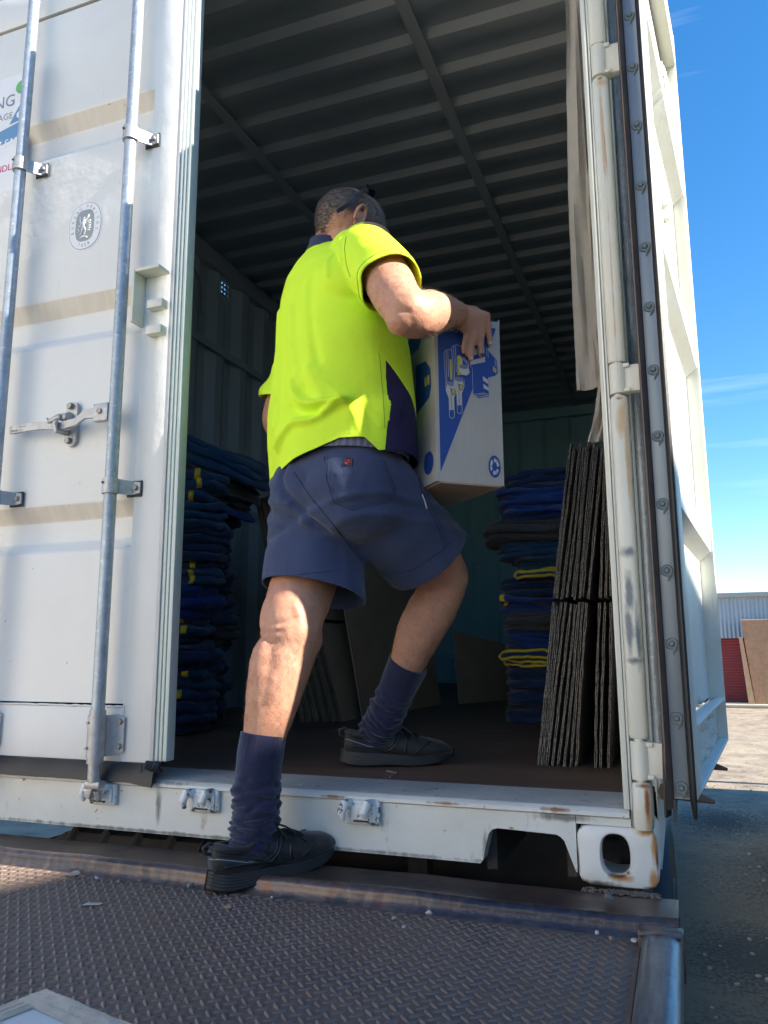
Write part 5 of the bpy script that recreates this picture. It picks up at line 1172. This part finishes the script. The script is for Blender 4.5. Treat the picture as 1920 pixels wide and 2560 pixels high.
def onsurf(tree, px, py, eps=.0004):   # point of the garment's surface seen at a position of the photograph
    d_ = (fw*1956+r2*(px-960)-u2*(py-1280)).normalized(); h = tree.ray_cast(CP-off, d_)
    return (h[0]+off+h[1]*eps, h[1]) if h[0] else None
def surfline(nm, tree, pts, par, mt_, r_=.0012, n=60, eps=.0003):
    out = [onsurf(tree, *p, eps) for p in cr(pts, n)]; out = [o_[0] for o_ in out if o_]
    seg_ = [[out[0]]]
    for p in out[1:]:
        if (p-seg_[-1][-1]).length > .03: seg_.append([p])
        else: seg_[-1].append(p)
    seg_ = max(seg_, key=len); m = MB(); m.tube(seg_, r_, 5); return build(nm, m, mt_, par, 180)
SEAM = mat('seam_shadow', (.20, .36, .03), .9); SEAMN = mat('navy_seam', (.018, .024, .055), .9)
def seam(nm, tree, pts, par, mt_, r_=.0012, n=60, eps=.0002):
    m = MB(); m.tube(drape(tree, pts, n, eps), r_, 5); return build(nm, m, mt_, par, 180)
surfline('armhole_seam', st, [(866, 590), (862, 620), (866, 660), (876, 692)], shirt, SEAM, .0011)
surfline('side_seam', st, [(946, 880), (950, 907), (958, 1000), (962, 1070)], shirt, SEAM, .0008)
def loop_seam(tree, C, N_, rad, back_off, par, mt_, n=50, r_=.0011):
    x, y = basis(N_); pts = []
    for k in range(n+1):
        a = 2*math.pi*k/n; d_ = x*math.cos(a)+y*math.sin(a); o_ = Vector(C)-Vector(N_)*back_off
        h = tree.ray_cast(o_+d_*rad*1.35-off, -d_, rad*.8); pts.append((h[0]+off+d_*.0003) if h[0] else None)
    runs = [[]]
    for p in pts:
        if p is None or (runs[-1] and (p-runs[-1][-1]).length > .02): runs.append([] if p is None else [p])
        else: runs[-1].append(p)
    m = MB(); m.tube(max(runs, key=len), r_, 5); build('hem_stitch', m, mt_, par, 180)
loop_seam(st, SLC, SLN, .075, .020, shirt, SEAM)
# ribbed collar standing round the neck
COLR = fabric('navy_rib_collar', (.020, .026, .070), (.03, .038, .09), .9, 500, .6)
m = MB(); rings = []
for h_, rr_ in [(-.020, .084), (-.006, .078), (.006, .0735), (.014, .0725)]:
    rings.append([Vector((-.750, .046, 1.554+h_))+PR*(rr_*math.cos(t))+PF*(rr_*.97*math.sin(t))+ZZ*(-.020*math.sin(t)-.012*math.cos(t)) for t in [2*math.pi*k/40 for k in range(40)]])
for h_, rr_ in [(.014, .0710), (-.01, .072)]:
    rings.append([Vector((-.750, .046, 1.554+h_))+PR*(rr_*math.cos(t))+PF*(rr_*.97*math.sin(t))+ZZ*(-.020*math.sin(t)-.012*math.cos(t)) for t in [2*math.pi*k/40 for k in range(40)]])
m.loft(rings, cap=False); build('collar', m, COLR, shirt, 60)
# ------------------------------------------------------------------ shorts
m = MB()
for z, a, b2, cx, cy in [(1.0, .178, .140, -.726, .058), (.96, .188, .150, -.726, .058), (.90, .195, .155, -.724, .06), (.85, .19, .15, -.722, .062)]: ell(m, (cx, cy, z-.03), a, b2, .085, PR, PF, ZZ)
m.sphere((-.672, -.012, .90), (.125, .105, .125), sub=3); m.sphere((-.785, .020, .88), (.125, .11, .125), sub=3)
smooth_chain(m, [(-.815, .10, .90, .128), (-.806, .065, .78, .126), (-.795, .030, .68, .128), (-.785, .010, .60, .132), (-.78, -.005, .52, .136)], sub=3)
smooth_chain(m, [(-.665, .05, .89, .135), (-.625, .14, .82, .128), (-.585, .215, .765, .124), (-.545, .30, .70, .126), (-.52, .36, .65, .128)], sub=3)
m.sphere((-.70, .10, .80), (.12, .10, .10), sub=3)
me = remeshed(m, .0058, 7)
co = np.empty(len(me.vertices)*3); me.vertices.foreach_get('co', co); co = co.reshape(-1, 3); no = np.empty(len(co)*3); me.vertices.foreach_get('normal', no); no = no.reshape(-1, 3)
lx = (co[:, 0]+.722)*PR.x+(co[:, 1]-.05)*PR.y; z = co[:, 2]
nz = np.array([noise.noise(Vector((p[0]*6, p[1]*6, p[2]*6))) for p in co]); nz2 = np.array([noise.noise(Vector((p[0]*15+3, p[1]*15, p[2]*9))) for p in co])
def ridge(pts, w_, amp):
    d = np.full(len(co), 9.); P_ = cr(pts, 24)[:, :2]
    for a, b2 in zip(P_, P_[1:]):
        ab = b2-a; t = np.clip(((lx-a[0])*ab[0]+(z-a[1])*ab[1])/(ab@ab+1e-12), 0, 1); d = np.minimum(d, np.hypot(lx-a[0]-t*ab[0], z-a[1]-t*ab[1]))
    return amp*np.exp(-(d/w_)**2)
fold = .008*nz+.004*nz2-ridge([(-.03, .97), (-.03, .90), (.02, .83), (.06, .77)], .010, .012)
fold += ridge([(-.19, .90), (-.10, .86), (-.01, .84)], .009, .007)+ridge([(-.18, .84), (-.09, .80), (.03, .79)], .010, .007)+ridge([(-.15, .95), (-.08, .90), (-.03, .86)], .009, .006)
fold += ridge([(.02, .80), (.12, .84), (.22, .86)], .010, .006)+ridge([(.05, .76), (.15, .80), (.24, .80)], .009, .005)-ridge([(-.20, .72), (-.10, .76), (-.01, .80)], .012, .006)
co2 = co+no*fold[:, None]; me.vertices.foreach_set('co', co2.reshape(-1)); me.update()
bm = bmesh.new(); bm.from_mesh(me)
HL, NL_ = Vector((-.785, .010, .628)), Vector((-.10, -.26, -.95)).normalized(); HRt, NR_ = Vector((-.560, .262, .742)), Vector((.30, .60, -.62)).normalized()
cutplane(bm, HL, NL_, lambda c: (c-Vector((-.77, -.045, .54))).length < .225 and (c-Vector((-.52, .36, .65))).length > .19)
cutplane(bm, HRt, NR_, lambda c: (c-Vector((-.52, .36, .65))).length < .225 and (c-Vector((-.77, -.045, .54))).length > .20)
bmesh.ops.bisect_plane(bm, geom=bm.verts[:]+bm.edges[:]+bm.faces[:], dist=1e-5, plane_co=(-.72, .05, 1.002), plane_no=(0, -.1, 1), clear_outer=True)
bm.to_mesh(me); bm.free(); ht_me = me.copy(); me = solidified(me, .0025)
shorts = finish('shorts', me, SHORT, MAN, 180); ht = tree_of(shorts, ht_me); bpy.data.meshes.remove(ht_me)
# open shirt tail / shorts details
surfline('seat_seam', ht, [(735, 1180), (775, 1240), (823, 1299), (870, 1360), (905, 1405)], shorts, SEAMN, .0013)
surfline('side_seam', ht, [(1018, 1145), (1045, 1190), (1050, 1215), (1073, 1271), (1098, 1325), (1112, 1375)], shorts, SEAMN, .0015)
surfline('side_seam', ht, [(1026, 1145), (1053, 1190), (1058, 1215), (1081, 1271), (1106, 1325), (1120, 1372)], shorts, SEAMN, .0009)
for k_, o2 in ((0, 0), (1, 7)):
    PK = [(810+o2, 1140), (817+o2, 1199), (835+o2, 1255-o2*.6), (878, 1275-o2), (968-o2, 1255-o2*.6), (990-o2, 1229), (972-o2, 1180), (956-o2, 1145)]
    q = []
    for a, b2 in zip(PK, PK[1:]): q += [(lerp(a[0], b2[0], t), lerp(a[1], b2[1], t)) for t in np.linspace(0, 1, 8)[:-1]]
    surfline('pocket_stitch', ht, q, shorts, SEAMN, .0011 if not k_ else .0007, 120)
surfline('hem_stitch', ht, [(668, 1462), (740, 1438), (845, 1426)], shorts, SEAMN, .0008)
surfline('hem_stitch', ht, [(960, 1436), (1040, 1420), (1150, 1338)], shorts, SEAMN, .0008)
def patch(tree, c, du, dv, nu, nv, e, mt_, nm, par):
    m = MB(); g_ = []
    for i in range(nu+1):
        row = []
        for j in range(nv+1):
            q = tree.find_nearest(Vector(c)+du*(i/nu-.5)+dv*(j/nv-.5)-off); row.append(q[0]+off+q[1]*e)
        g_.append(row)
    m.loft(g_, cap=False, closed=False); return build(nm, m, mt_, par, 180)
pc = onsurf(ht, 871, 1154)[0]
pt_ = patch(ht, pc, PR*.030, ZZ*.022, 5, 4, .0016, mat('black_label', (.03, .025, .035), .8), 'cloth_label', shorts)
m = MB()
for a, b2 in [((-.010, -.005), (.002, -.003)), ((-.006, .001), (.004, .003)), ((.002, -.003), (.005, .005)), ((.005, .005), (.010, .007)), ((.010, .007), (.012, -.004)), ((-.010, -.008), (-.002, -.008))]:
    ps = []
    for q in (a, b2): h = ht.find_nearest(pc+PR*q[0]+ZZ*q[1]-off); ps.append(h[0]+off+h[1]*.0024)
    m.tube(ps, .0012, 4)
build('red_embroidery', m, mat('red_thread', (.42, .03, .05), .8), shorts)
surfline('white_tag', ht, [(1055, 1236), (1062, 1255), (1067, 1272)], shorts, mat('white_tag', (.7, .7, .72), .7), .0018, 8)
m = MB(); rings = []   # elastic waistband peeping below the shirt
for h_, k_ in [(-.018, 1.0), (.0, 1.012), (.012, 1.0)]:
    rings.append([Vector((-.722, .052, .978+h_))+PR*((.190+.0016*math.sin(t*60))*k_*math.cos(t))+PF*((.150+.0016*math.sin(t*60))*k_*math.sin(t))+ZZ*(.012*max(0, -math.sin(t))) for t in [2*math.pi*k/240 for k in range(240)]])
m.loft(rings, cap=False); build('waistband', m, fabric('faded_grey_waistband', (.16, .17, .23), (.12, .13, .19), .9, 500, .5), shorts, 180)
# ------------------------------------------------------------------ socks
def sock(path, name, seed):
    P_ = cr(path, 120); NS = 72; rings = []; rn = random.Random(seed); x = None
    for i, q in enumerate(P_):
        p = Vector(q[:3]); d_ = (Vector(P_[min(i+1, 119)][:3])-Vector(P_[max(i-1, 0)][:3])).normalized()
        if x is None: x, y = basis(d_)
        else: x = (x-d_*x.dot(d_)).normalized(); y = d_.cross(x)
        t = i/119; rg = []
        for k in range(NS):
            a = 2*math.pi*k/NS; r_ = q[3]
            if t < .22: r_ += .0014*math.cos(a*30)*min(1, (.22-t)*20)+.0006
            else:
                s_ = min(1, (t-.22)*6); w_ = noise.noise(Vector((math.cos(a)*1.1+seed, math.sin(a)*1.1, t*19)))
                r_ += s_*(.0075*abs(w_)*2-.003+.0016*math.sin(t*80+3.2*math.cos(a+seed)+w_*7))
            rg.append(p+x*(r_*math.cos(a))+y*(r_*math.sin(a)))
        rings.append(rg)
    top = [v+(Vector(P_[0][:3])-v).normalized()*.004 for v in rings[0]]
    m = MB(); m.loft([top]+rings); build(name, m, SOCK, MAN, 180)
sock([(-.855, -.108, .292, .0515), (-.861, -.114, .235, .0520), (-.862, -.122, .165, .0540), (-.860, -.130, .095, .0540), (-.865, -.145, .045, .0480), (-.875, -.150, .010, .040)], 'sock', 1)
sock([(-.658, .368, .446, .0570), (-.692, .380, .385, .0525), (-.725, .388, .320, .0520), (-.757, .395, .262, .0530), (-.772, .395, .225, .0480), (-.775, .395, .200, .040)], 'sock', 2)
# ------------------------------------------------------------------ shoes
def shoe(org, dirv, roll_up, label):
    X = Vector(dirv).normalized(); Y = ZZ.cross(X).normalized(); Z = X.cross(Y); O = Vector(org)
    def T(x, y, z): return O+X*x+Y*y+Z*z
    def hw(x): return interp(x, [0, .02, .06, .12, .19, .24, .28, .305, .315], [.022, .034, .038, .038, .047, .048, .040, .022, .008])
    def cy(x): return interp(x, [0, .1, .2, .3], [0, .0, .004, .010])
    def top(x): return interp(x, [0, .012, .03, .06, .095, .12, .16, .20, .24, .28, .305, .315], [.092, .102, .096, .082, .090, .108, .096, .083, .074, .064, .050, .034])
    def bot(x): return interp(x, [0, .015, .04, .12, .2, .26, .315], [.010, .004, .0, .003, .0, .004, .020])
    sole_t = lambda x: interp(x, [0, .05, .12, .2, .28, .315], [.040, .038, .032, .027, .026, .022])
    m = MB(); rings = []
    for x in np.linspace(.001, .313, 52):
        w_, c, t, b_ = hw(x)*.97, cy(x), top(x), bot(x)+sole_t(x)-.012; rg = []
        for k in range(40):
            a = 2*math.pi*k/40; cs, sn = math.cos(a), math.sin(a); pp = 2.5; kk = (abs(cs)**pp+abs(sn)**pp)**(-1/pp)
            tap = 1-.38*max(0, kk*sn)*interp(x, [0, .1, .2, .3], [.6, .9, .6, .3])
            rg.append(T(x, c+w_*kk*cs*tap, (t+b_)/2+(t-b_)/2*kk*sn))
        rings.append(rg)
    m.loft(rings); up_ = build('shoe', m, SHOE, MAN, 180, label)
    tr = tree_of(up_)
    # sole: stacked ribbed foam, flared at the heel
    m = MB(); rings = []; NL = 26
    for k in range(NL+1):
        v = k/NL; rg = []
        for q in range(72):
            a = 2*math.pi*q/72; xx = .157-.161*math.cos(a); s_ = math.copysign(abs(math.sin(a))**.85, math.sin(a)); xc = min(max(xx, .0), .315)
            fl = (.0055+.006*max(0, (.08-xx)/.08))*(1-.55*v)-(.006*(1-v/.16)**2 if v < .16 else 0)+-.014*0+.0005*math.sin(v*2*math.pi*6+2.6*math.sin(xx*26))*(.15 < v < .98)
            w_ = (hw(xc)+.003+fl)*s_ if .0 < xx < .315 else 0; xe = xx+fl*(-.9 if xx < .15 else .4)*(abs(math.cos(a))**2)-.005*(1-v)*max(0, (.05-xx)/.05)
            z = bot(xc)+v*sole_t(xc)
            rg.append(T(xe, cy(xc)+w_, z))
        rings.append(rg)
    inner = [T(.157, 0, .02)+(p-T(.157, 0, .02))*.9 for p in rings[-1]]
    m.loft(rings+[inner]); so_ = build('sole', m, SOLE, up_, 60)
    def dr(pts, n=30, e=.0006):
        o_ = []
        for p in cr(pts, n): h = tr.find_nearest(T(*p)-off); o_.append(h[0]+off+h[1]*e)
        return o_
    sg = -1   # outer (camera) side
    for s2 in (-1, 1):
        m = MB()
        for pts, r_ in [([(.005, .03*s2, .085), (.06, .04*s2, .072), (.105, .04*s2, .05), (.15, .05*s2, .036)], .0024), ([(.07, .04*s2, .076), (.11, .04*s2, .072), (.135, .03*s2, .094)], .0032), ([(.12, .05*s2, .034), (.145, .04*s2, .062), (.160, .02*s2, .086)], .0034),
                        ([(.10, .05*s2, .042), (.135, .04*s2, .060), (.150, .02*s2, .090)], .0028), ([(.17, .05*s2, .034), (.172, .04*s2, .056), (.182, .02*s2, .076)], .0038), ([(.20, .05*s2, .034), (.215, .045*s2, .048), (.24, .02*s2, .058)], .0030), ([(.02, .035*s2, .055), (.07, .045*s2, .052), (.12, .045*s2, .040)], .0030), ([(.145, .05*s2, .036), (.13, .045*s2, .055), (.115, .04*s2, .070)], .0024)]:
            m.tube(dr(pts), r_, 6)
        build('overlay', m, SHOE2, up_, 180)
    m = MB(); m.tube(dr([(.0, .01, .070), (.012, .030*sg, .074), (.06, .045*sg, .062), (.115, .048*sg, .038)]), .0011, 5); build('reflective_piping', m, PIPE, up_, 180)
    m = MB(); m.tube([T(.004, .0, .080), T(-.012, .0, .086), T(-.014, .0, .098), T(.0, 0, .104), T(.008, 0, .098)], .0042, 8); build('pull_tab', m, SHOE, up_, 180)
    m = MB(); rings = []   # padded collar roll and tongue
    P_ = [T(.006+.056*(1-math.cos(a))*1.0, .033*math.sin(a), interp(.056*(1-math.cos(a)), [0, .03, .07, .112], [.094, .088, .082, .100])) for a in np.linspace(0, 2*math.pi, 41)]
    m.tube(P_, .0062, 8, caps=False); build('collar', m, SHOE, up_, 180)
    m = MB(); m.loft([[T(.100, -.024, .085), T(.104, -.024, .088), T(.104, .024, .088), T(.100, .024, .085)], [T(.108, -.022, .112), T(.114, -.022, .113), T(.114, .022, .113), T(.108, .022, .112)], [T(.100, -.016, .134), T(.106, -.016, .136), T(.106, .016, .136), T(.100, .016, .134)]]); build('tongue', m, SHOE, up_, 60)
    m = MB()
    for k in range(5):
        x = .128+.019*k; m.tube(dr([(x-.004, -.026, .08), (x+.002, 0, .11), (x+.010, .026, .08)], 16, .002), .0026, 6); m.tube(dr([(x-.004, .026, .08), (x+.004, 0, .11), (x+.010, -.026, .08)], 16, .003), .0024, 6)
    c = T(.122, -.004, .112)
    for s2, l in ((-1, .9), (1, 1.), (-1, 1.5), (1, .6)):
        m.tube([c, c+X*.012*l+Y*.020*s2+Z*.010, c+X*.030*l+Y*.028*s2-Z*.004, c+X*.045*l+Y*.030*s2*1.1-Z*.022, c+X*.060*l+Y*.032*s2*1.2-Z*.042*min(l, 1.1)], .0024, 6)
    m.tube([c, c+X*.02+Y*-.012+Z*.014, c+X*.034+Y*-.022+Z*.0, c+X*.018+Y*-.018-Z*.004, c], .0024, 6); m.sphere(c, .0075)
    build('laces', m, LACE, up_, 180)
shoe((-.908, -.222, -.031), (.60, .80, .105), 0, 'left trainer, heel on the plate and toe on the beam')
shoe((-.848, .352, .1612), (.905, .425, 0), 0, 'right trainer planted on the container floor')
# sunglasses pushed up on the head
SG = thing('sunglasses', 'black wraparound sunglasses pushed up on top of the grey hair', 'sunglasses', tuple(H(.04, 0, .10)))
for sg in (1, -1):
    m = MB(); pth = [H(-.055, sg*.0815, -.054), H(-.046, sg*.0865, -.014), H(-.043, sg*.0865, .028), H(-.042, sg*.079, .070), H(-.040, sg*.064, .100)]
    q = cr([tuple(p) for p in pth], 24); rg = []
    for i, p in enumerate(q):
        p = Vector(p); tn = (Vector(q[min(i+1, 23)])-Vector(q[max(i-1, 0)])).normalized(); nn = tn.cross(HR).normalized(); hh = lerp(.0045, .0075, i/23)
        rg.append([p+nn*hh+HR*.0016, p+nn*hh-HR*.0016, p-nn*hh-HR*.0016, p-nn*hh+HR*.0016])
    m.loft(rg); build('temple_arm', m, SHADES, SG)
m = MB()
for sg in (1, -1):
    rg = []
    for a in np.linspace(0, 1, 14):
        y = sg*lerp(.006, .064, a); f = -.024-.016*a*a; u = .114+.003*math.sin(a*3.1)-.016*a*a; hh = .012*math.sin(math.pi*min(1, .12+a*.86))**.5
        rg.append([H(f, y, u-hh*.55), H(f+.012, y, u+hh), H(f+.014, y, u+hh), H(f+.003, y, u-hh*.55)])
    m.loft(rg)
build('lenses', m, mat('sunglass_lens', (.01, .012, .02), .05), SG, 60); m = MB(); m.tube([H(-.022, -.012, .117), H(-.018, 0, .119), H(-.022, .012, .117)], .003, 6); build('bridge', m, SHADES, SG)

# ================================================================== CARRIED CARTON
CB = thing('carton', 'white and blue printed wine carton held upside down in front of the man', 'carton', tuple(BF(0, BZ0)))
GREYB = mat('pale_grey_board', (.40, .385, .35), .75, var=[(10, (.35, .34, .31), .7), (160, (.44, .42, .38), .4, (1, 1, .1))], bump=(160, .2, .001, (1, 1, .1)))
BLU = mat('blue_ink', (.010, .055, .26), .6, var=(12, (.014, .07, .30), .6)); YEL = mat('yellow_ink', (.50, .45, .06), .6); WHI = mat('board_white_ink', (.50, .49, .46), .7); LIL = mat('lilac_ink', (.17, .18, .32), .6); BLK = mat('dark_ink', (.02, .03, .09), .6)
def BL(v, z, e=0): return BO-BN*v+Vector((0, 0, z))-BD*e     # left face, receding
m = MB(); T = .004
c0, c1, c2, c3 = BF(0, 0), BF(BW, 0), BF(BW, 0)-BN*BDp, BF(0, 0)-BN*BDp
ctr = (c0+c2)/2
def quadring(s, z): return [Vector((*(ctr+(c-ctr)*s).xy, z)) for c in (c0, c1, c2, c3)]
m.loft([quadring(1, BZ0), quadring(1.0, BZ0+.05), quadring(1.0, (BZ0+BZ1)/2), quadring(1.0, BZ1)]); body_b = build('carton_body', m, GREYB, CB, 30)
m = MB(); m.loft([[BF(.0, BZ1+.0005), BF(BW, BZ1+.0005), BF(BW, BZ1+.0035), BF(.0, BZ1+.0035)], [BF(0, BZ1+.0005)-BN*.15, BF(BW, BZ1+.0005)-BN*.15, BF(BW, BZ1+.004)-BN*.15, BF(0, BZ1+.004)-BN*.15]])
m.loft([[BF(BW-.006, BZ1+.004, .001), BF(BW, BZ1+.012, .0015), BF(BW+.002, BZ1+.004, -.004)], [BF(BW-.004, BZ1-.002, .0), BF(BW+.001, BZ1-.002, .0), BF(BW+.001, BZ1-.002, -.004)]])
build('carton_flap', m, GREYB, CB)
m = MB(); m.loft([[BF(.01, BZ0-.004), BF(BW-.008, BZ0-.004), BF(BW-.008, BZ0-.0005), BF(.01, BZ0-.0005)], [BF(.01, BZ0-.004)-BN*.15, BF(BW-.008, BZ0-.004)-BN*.15, BF(BW-.008, BZ0-.0005)-BN*.15, BF(.01, BZ0-.0005)-BN*.15]]); build('carton_flap', m, BOARD, CB)
def uvz(px, py):   # coordinates taken from the printed layout -> face position
    y0l, y0r, y1l, y1r = 215, 350, 1970, 2035; xl = lerp(415, 365, (py-215)/(1970-215)); xr = lerp(1125, 1075, (py-350)/(2035-350))
    u = (px-xl)/(xr-xl); v = (py-lerp(y0l, y0r, u))/(lerp(y1l, y1r, u)-lerp(y0l, y0r, u)); return u*BW, BZ1-v*(BZ1-BZ0)
def ink(nm, pts, mt_, lv, face=BF):
    m = MB(); q = [uvz(*p) for p in pts]; m.prism(q, lambda u, z: face(u, z, .0003+.00035*lv), lambda u, z: face(u, z, .0005+.00035*lv)); return build(nm, m, mt_, body_b)
def line(nm, pts, w_, mt_, lv):
    m = MB()
    for a, b2 in zip(pts, pts[1:]):
        (u0, z0), (u1, z1) = uvz(*a), uvz(*b2); d_ = Vector((u1-u0, z1-z0)); 
        if d_.length < 1e-6: continue
        n_ = Vector((-d_.y, d_.x)).normalized()*w_; m.prism([(u0+n_.x, z0+n_.y), (u1+n_.x, z1+n_.y), (u1-n_.x, z1-n_.y), (u0-n_.x, z0-n_.y)], lambda u, z: BF(u, z, .0003+.00035*lv), lambda u, z: BF(u, z, .0005+.00035*lv))
    return build(nm, m, mt_, body_b)
ink('blue_triangle', [(450, 240), (1085, 405), (410, 1880)], BLU, 0)
# picture of a carton drawn in blue with pale panels
ink('carton_drawing', [(690, 560), (935, 575), (1075, 745), (1075, 880), (1040, 905), (965, 920), (962, 1120), (850, 1140), (790, 1090), (790, 800), (770, 770), (700, 690)], BLU, 1)
ink('carton_drawing', [(720, 640), (940, 582), (942, 660), (730, 695)], WHI, 2); ink('carton_drawing', [(775, 740), (942, 700), (942, 755), (782, 782)], WHI, 2)
ink('carton_drawing', [(908, 905), (962, 945), (962, 990), (908, 950)], WHI, 2); ink('carton_drawing', [(908, 985), (962, 1025), (962, 1060), (908, 1030)], WHI, 2)
ink('carton_drawing', [(1028, 800), (1042, 815), (1036, 865), (1022, 850)], YEL, 2); ink('carton_drawing', [(1048, 820), (1062, 835), (1056, 880), (1042, 868)], YEL, 2)
line('carton_drawing', [(690, 700), (775, 765), (778, 795), (795, 812), (790, 1092), (850, 1138), (958, 1112)], .0005, WHI, 3)
line('carton_drawing', [(800, 1092), (905, 1080), (955, 1098)], .0006, WHI, 3); line('carton_drawing', [(815, 1105), (930, 1092)], .0006, WHI, 3); line('carton_drawing', [(835, 1122), (950, 1106)], .0006, WHI, 3)
line('carton_drawing', [(965, 600), (963, 695)], .0005, WHI, 3); line('carton_drawing', [(980, 615), (978, 712)], .0005, WHI, 3); line('carton_drawing', [(1050, 730), (1048, 800)], .0005, WHI, 3); line('carton_drawing', [(1062, 745), (1060, 812)], .0005, WHI, 3)
for dx, dy, k in ((0, 0, 0), (82, -45, 1)):   # two upturned bottles
    q = lambda L_: [(x+dx, y+dy) for x, y in L_]
    ink('bottle_drawing', q([(520, 960), (600, 985), (612, 1060), (580, 1130), (575, 1250), (530, 1250), (530, 1130), (503, 1050)]), WHI, 4+3*k)
    ink('bottle_drawing', q([(500, 640), (525, 618), (560, 615), (612, 640), (615, 985), (520, 985), (500, 960)]), BLU, 4+3*k); ink('bottle_drawing', q([(520, 955), (560, 950), (612, 970), (600, 1000), (560, 1005), (520, 985)]), LIL, 5+3*k)
    ink('bottle_drawing', q([(555, 720), (575, 720), (572, 935), (552, 930)]) if k == 0 else [(635, 690), (660, 678), (690, 710), (690, 885), (630, 890)], YEL, 5+3*k)
    ink('bottle_drawing', q([(528, 1250), (577, 1250), (575, 1320), (552, 1338), (525, 1325)]), BLU, 5+3*k)
    ink('bottle_drawing', q([(556, 1032), (602, 1044), (592, 1085), (572, 1100)]), YEL, 6+3*k)
    line('bottle_drawing', q([(556, 1032), (602, 1044), (592, 1085), (572, 1100), (556, 1032)]), .0007, BLK, 7+3*k)
    line('bottle_drawing', q([(500, 1050), (498, 650), (520, 622), (560, 615), (612, 640)]), .0006, WHI, 7+3*k); line('bottle_drawing', q([(615, 985), (612, 1060), (580, 1130), (577, 1322), (552, 1340), (524, 1325), (528, 1130), (500, 1050)]), .0006, WHI, 7+3*k)
    line('bottle_drawing', q([(540, 625), (535, 905)]), .0006, WHI, 7+3*k); line('bottle_drawing', q([(520, 625), (514, 985)]), .0006, WHI, 7+3*k); line('bottle_drawing', q([(545, 1010), (552, 1060), (552, 1240)]), .0005, BLK, 7+3*k)
ink('glass_drawing', [(655, 800), (700, 780), (750, 810), (752, 870), (720, 895), (670, 885), (645, 850)], WHI, 13); ink('glass_drawing', [(650, 790), (695, 782), (748, 800), (745, 825), (700, 832), (655, 815)], LIL, 14)
line('glass_drawing', [(645, 850), (650, 770), (690, 720), (740, 790), (755, 870), (725, 898), (672, 885), (645, 850)], .0006, WHI, 15); line('glass_drawing', [(700, 705), (750, 780), (742, 850)], .0005, WHI, 15); line('glass_drawing', [(668, 775), (682, 735)], .0014, WHI, 15)
# recycling mark
ccx, ccy = 980, 1838
ink('recycling_mark', [(ccx+66*math.cos(t), ccy+112*math.sin(t)) for t in [2*math.pi*k/40 for k in range(40)]], BLU, 1)
for k in range(3):
    for part in (0, 1):
        ch = []
        base = R(-90+120*k+(60 if part else 14)); 
        for a, r_ in ([(-.34, .44), (-.34, .80), (.30, .80), (.30, .92), (.62, .62), (.30, .34), (.30, .46)] if part else [(-.30, .46), (-.30, .80), (.34, .80), (.34, .46)]):
            ch.append((ccx+62*r_*math.cos(base+a), ccy+106*r_*math.sin(base+a)))
        ink('recycling_mark', ch, WHI, 2)
def face_text(s_, size, px, py, nm='carton_lettering'):
    me = text_mesh(s_, size, .0001); me.transform(Matrix.Rotation(math.pi, 4, 'Z')); u0, z0 = uvz(px, py)
    for v in me.vertices: p = Vector(v.co); v.co = BF(u0+p.x*.92, z0+p.y, .0010+p.z)
    finish(nm, me, WHI, body_b)
face_text("THIS WINE CARTON", .0150, 690, 415)
# left face: same artwork seen edge-on behind the man's side
def leftprint(pts, mt_, lv): m = MB(); m.prism(pts, lambda v, z: BL(v, z, .0003+.0003*lv), lambda v, z: BL(v, z, .0005+.0003*lv)); build('side_print', m, mt_, body_b)
leftprint([(.055, BZ1-.11), (.025, BZ1-.14), (.022, BZ1-.19), (.035, BZ1-.215), (.12, BZ1-.235), (.12, BZ1-.10)], BLU, 0)
for v_ in (.033, .050): leftprint([(v_, BZ1-.155), (v_+.011, BZ1-.153), (v_+.011, BZ1-.178), (v_, BZ1-.180)], YEL, 1)
leftprint([(.055, BZ1-.02), (.10, BZ1-.06), (.20, BZ1-.06), (.20, BZ1-.01), (.06, BZ1-.01)], BLU, 0)
leftprint([(.045+.03*math.cos(t), BZ0+.055+.030*math.sin(t)) for t in [2*math.pi*k/32 for k in range(32)]], BLU, 0)
